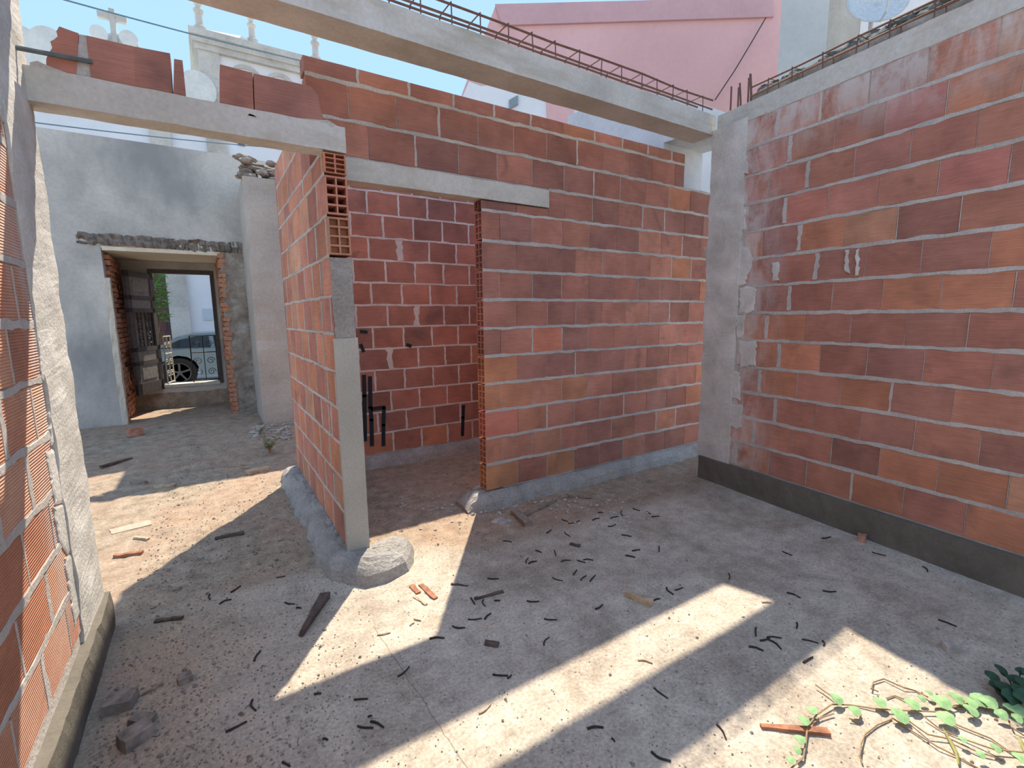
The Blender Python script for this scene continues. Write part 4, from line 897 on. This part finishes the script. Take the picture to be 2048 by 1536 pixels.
chunk(274, 1480, (.10, .075, .05), .5, M_LUMP, 'rubble_block', 'blunt grey lump of mortar near the left plinth', 'rubble', 4)
chunk(285, 1445, (.05, .09, .03), .9, M_LUMP, 'mortar_shard', 'flat mortar shard between the two lumps by the left plinth', 'rubble', 14)
chunk(1723, 1082, (.055, .05, .05), .3, M_CLAY, 'brick_stub', 'small reddish brick stub against the right plinth', 'brick', 5)
chunk(1898, 1300, (.045, .05, .035), .8, M_STONEF, 'mortar_lump', 'small two tone mortar lump in the shade by the vine', 'rubble', 6)
chunk(262, 1055, (.26, .12, .012), .2, plain('pale terracotta', (.56, .36, .26), .9), 'tile_shard', 'pale terracotta tile shard in the sunny passage', 'tile', 7)
chunk(1003, 1044, (.10, .13, .015), .4, M_STONEF, 'slab_shard', 'thin grey slab shard on the rubble lip', 'rubble', 8)
chunk(955, 985, (.12, .06, .05), .2, M_STONEF, 'footing_lump', 'pale mortar lump at the foot of the hollow brick edge', 'rubble', 9, 0.0)
chunk(370, 1360, (.055, .05, .028), .2, M_LUMP, 'stone', 'rounded grey stone half sunk in the dirt', 'stone', 10)
chunk(425, 1275, (.016, .016, .012), .2, M_STONEF, 'pebble', 'single round pebble on the shaded slab by the twigs', 'pebble', 11)
chunk(265, 820, (.16, .10, .10), .5, M_CLAY, 'jamb_rubble', 'broken brick lump at the foot of the rear opening', 'brick', 12)
# gravel too fine to count
mb = MB(); r = random.Random(77); cnt = 0
while cnt < 4200:
    px, py = (r.uniform(100, 2048), r.uniform(820, 1536)) if cnt < 2600 else (r.uniform(150, 760), r.uniform(900, 1536)); p = onz(px, py)
    if not (-.48 < p[0] < 3.6 and .3 < p[1] < 7.8): continue
    if p[1] > 2.9 and .55 < p[0] < .80: continue
    d_ = dirtmask(p[0], p[1])
    if r.random() > .25 + .75 * d_: continue
    s_ = r.uniform(.002, .0048) * (1 + 1.1 * d_ * r.random()) * (1.9 if r.random() < .06 else 1); c = np.array([p[0], p[1], hz(p[0], p[1]) + s_ * .25]); a = r.uniform(0, 6.28)
    ca, sa = math.cos(a) * s_, math.sin(a) * s_
    mb.add([c + (ca, sa, 0), c + (-sa * .8, ca * .8, s_ * .2), c + (-ca, -sa, 0), c + (sa * .8, -ca * .8, s_ * .1), c + (0, 0, s_ * .75), c - (0, 0, s_ * .7)], [(0, 1, 4), (1, 2, 4), (2, 3, 4), (3, 0, 4), (1, 0, 5), (2, 1, 5), (3, 2, 5), (0, 3, 5)]); cnt += 1
tag(mb.build('gravel', M_LUMP, org=(0, 0, 0)), 'fine gravel and grit strewn over the floor', 'gravel', None, 'stuff')
mb = MB()      # rubble lip in the doorway and at the pier foot
for i in range(260):
    if i == 170: tag(mb.build('rubble_scatter', M_STONEF, org=(0, 0, 0)), 'small rubble strewn along the doorway lip of the slab', 'rubble', None, 'stuff'); mb = MB()
    if i < 170: px, py = r.uniform(800, 1300), 0; py = 1010 + (px - 800) * .02 + r.gauss(0, 18)
    else: px, py = r.uniform(500, 585), r.uniform(845, 870)
    p = onz(px, py, 0 if i < 170 else .12); s_ = r.uniform(.006, .016) if i < 170 else r.uniform(.01, .035); p[1] = min(p[1], 6.9 - s_ * 1.3) if i >= 170 else p[1]; mb.rock((p[0], p[1], hz(p[0], p[1]) + s_ * .3), s_, (1.2, 1, .7), i, .4)
tag(mb.build('rubble_scatter', M_STONEF, org=(0, 0, 0)), 'pale rubble stones along the foot of the buff pier', 'rubble', None, 'stuff')

# ================================================================== plants
M_VLEAF = plain('fresh round leaf', (.27, .43, .19), .5, 0, 40, .3); M_VSTEM = plain('dry vine stem', (.33, .22, .12), .8); M_DLEAF = plain('deep green leaf', (.035, .085, .05), .45, 0, 40, .3); M_GRASS = plain('olive blade', (.30, .28, .10), .7)
K = 2048 / 548.0
def vp(a, b, dz=0.0): return fl(1500 + a / K, 1236 + b / K, dz)
def roundleaf(c, rad, tilt, az, name, parent, mat, fold=.12):
    c = np.array(c, float); n_ = np.array([math.sin(tilt) * math.cos(az), math.sin(tilt) * math.sin(az), math.cos(tilt)]); a = np.cross(n_, (.3, .9, .1)); a /= np.linalg.norm(a); b = np.cross(n_, a)
    pts = [c + n_ * rad * .08]
    for i in range(10):
        t = 2 * math.pi * i / 10; rr = rad * (1 - .22 * (i == 0) + .08 * math.sin(3 * t + az)); pts.append(c + a * rr * math.cos(t) + b * rr * .88 * math.sin(t) + n_ * rad * fold * math.cos(2 * t))
    mb = MB(); low = [p - n_ * .0012 for p in pts]
    mb.add(pts + low, [(0, 1 + i, 1 + (i + 1) % 10) for i in range(10)] + [(11, 12 + (i + 1) % 10, 12 + i) for i in range(10)] + [(1 + i, 12 + i, 12 + (i + 1) % 10, 1 + (i + 1) % 10) for i in range(10)])
    return mb.build(name, mat, parent)
vine = empty('creeping_vine', vp(1400, 700)); tag(vine, 'creeping vine with round green leaves sprawling over sunlit concrete', 'plant')
r = random.Random(5)
for l in ([(300, 1130), (400, 1040), (420, 900), (430, 810), (500, 720), (610, 645), (760, 650), (950, 680), (1150, 690), (1400, 700), (1600, 640), (1800, 640), (2100, 760)], [(430, 810), (540, 740), (625, 715)],
          [(1060, 755), (950, 800), (860, 870), (830, 940), (820, 1030), (840, 1090)], [(1060, 745), (1220, 850), (1400, 960), (1560, 1040), (1720, 1130)], [(1300, 735), (1420, 830), (1600, 905), (1820, 980), (2100, 1010)],
          [(1180, 765), (1330, 870), (1500, 905), (1700, 1000), (1900, 1060)], [(620, 590), (560, 550), (490, 500)], [(1400, 700), (1550, 800), (1800, 900), (2000, 1040)], [(1020, 600), (1080, 580), (1160, 610)],
          [(1330, 590), (1240, 545), (1150, 520), (1000, 455), (920, 480), (905, 530), (960, 550)], [(830, 720), (815, 775), (740, 750)], [(1900, 690), (1960, 820), (2080, 900)]):
    pp = [vp(a, b, r.uniform(.004, .016)) for a, b in l]; MB().tube(pp, .0028, 5).build('stem', M_VSTEM, vine)
for a, b, sz in ((650, 605, 45), (970, 625, 45), (785, 690, 40), (465, 685, 36), (405, 765, 38), (375, 905, 34), (355, 985, 28), (305, 1060, 25), (1125, 730, 58), (1215, 640, 50), (1285, 600, 30), (1340, 555, 25), (1435, 625, 62), (1545, 595, 50),
                 (1650, 630, 48), (1715, 605, 55), (1785, 625, 55), (1465, 745, 58), (1655, 690, 50), (2010, 690, 60), (2000, 750, 35), (1930, 660, 30), (1840, 970, 32), (1725, 1020, 26), (2020, 1040, 40), (1590, 905, 24), (1880, 720, 40)):
    c = vp(a, b, .03); roundleaf(c, sz / K / FPX * 1.75 * 1.15, r.uniform(.15, .5), r.uniform(3.6, 5.0), 'leaf', vine, M_VLEAF, .05)
for l in ([(1440, 820), (1500, 920), (1545, 1010), (1560, 1095)], [(2005, 870), (2030, 930), (2060, 1000)]):
    pp = [vp(a, b, .012) for a, b in l]; MB().tube(pp, [.001, .006, .006, .003][:len(pp)], 4).build('blade', M_GRASS, vine)
dk = empty('leafy_plant', vp(2000, 600)); tag(dk, 'dark leafy plant in the shade at the foot of the right wall', 'plant')
for a, b, sz, hh in ((1880, 390, 42, .05), (1815, 442, 46, .05), (1990, 468, 46, .05), (1920, 535, 62, .05), (1860, 515, 50, .04), (2030, 560, 60, .06), (1960, 590, 55, .05), (2060, 500, 55, .06), (2080, 600, 70, .06), (2020, 395, 26, .05), (1900, 590, 45, .03), (2110, 440, 60, .05)):
    c = vp(a, b, hh); g_ = vp(2000, 600); roundleaf(c, sz / K / FPX * 1.9 * 1.25, r.uniform(.35, .7), r.uniform(3.6, 4.8), 'leaf', dk, M_DLEAF, .05)
    MB().tube([g_, (g_ + c) / 2 + np.array([0, 0, .012]), c], .003, 5).build('stalk', M_DLEAF, dk)
def tuft(px, py, nb, hgt, name, label, seed):
    c = fl(px, py); rt = empty(name, c); tag(rt, label, 'plant'); rr = random.Random(seed)
    for i in range(nb):
        a = rr.uniform(0, 6.28); l = hgt * rr.uniform(.5, 1); d = np.array([math.cos(a), math.sin(a), 0]) * l * rr.uniform(.2, .8)
        tip = c + d + np.array([0, 0, l]); mid = c + d * .35 + np.array([0, 0, l * .6]); st = MB().tube([c, mid, tip], [.003, .0025, .001], 4).build('stem', M_VSTEM if i % 3 else M_GRASS, rt)
        for t in (.35, .5, .65, .8, .95):
            p = c + (tip - c) * t + np.array([0, 0, .05 * l]); b = rr.uniform(0, 6.28); mb = MB(); leafmesh(mb, p, (math.cos(b), math.sin(b), .5), (0, 0, 1), .05, .016); mb.build('leaf', M_DW, rt)
M_DW = plain('dusty weed green', (.17, .20, .09), .7, 0, 40, .3)
tuft(540, 905, 16, .22, 'weed', 'dusty green weed growing beside the far end of the passage wall', 3)
tuft(520, 862, 5, .12, 'weed', 'small weed seedling on the rubble at the pier foot', 4)
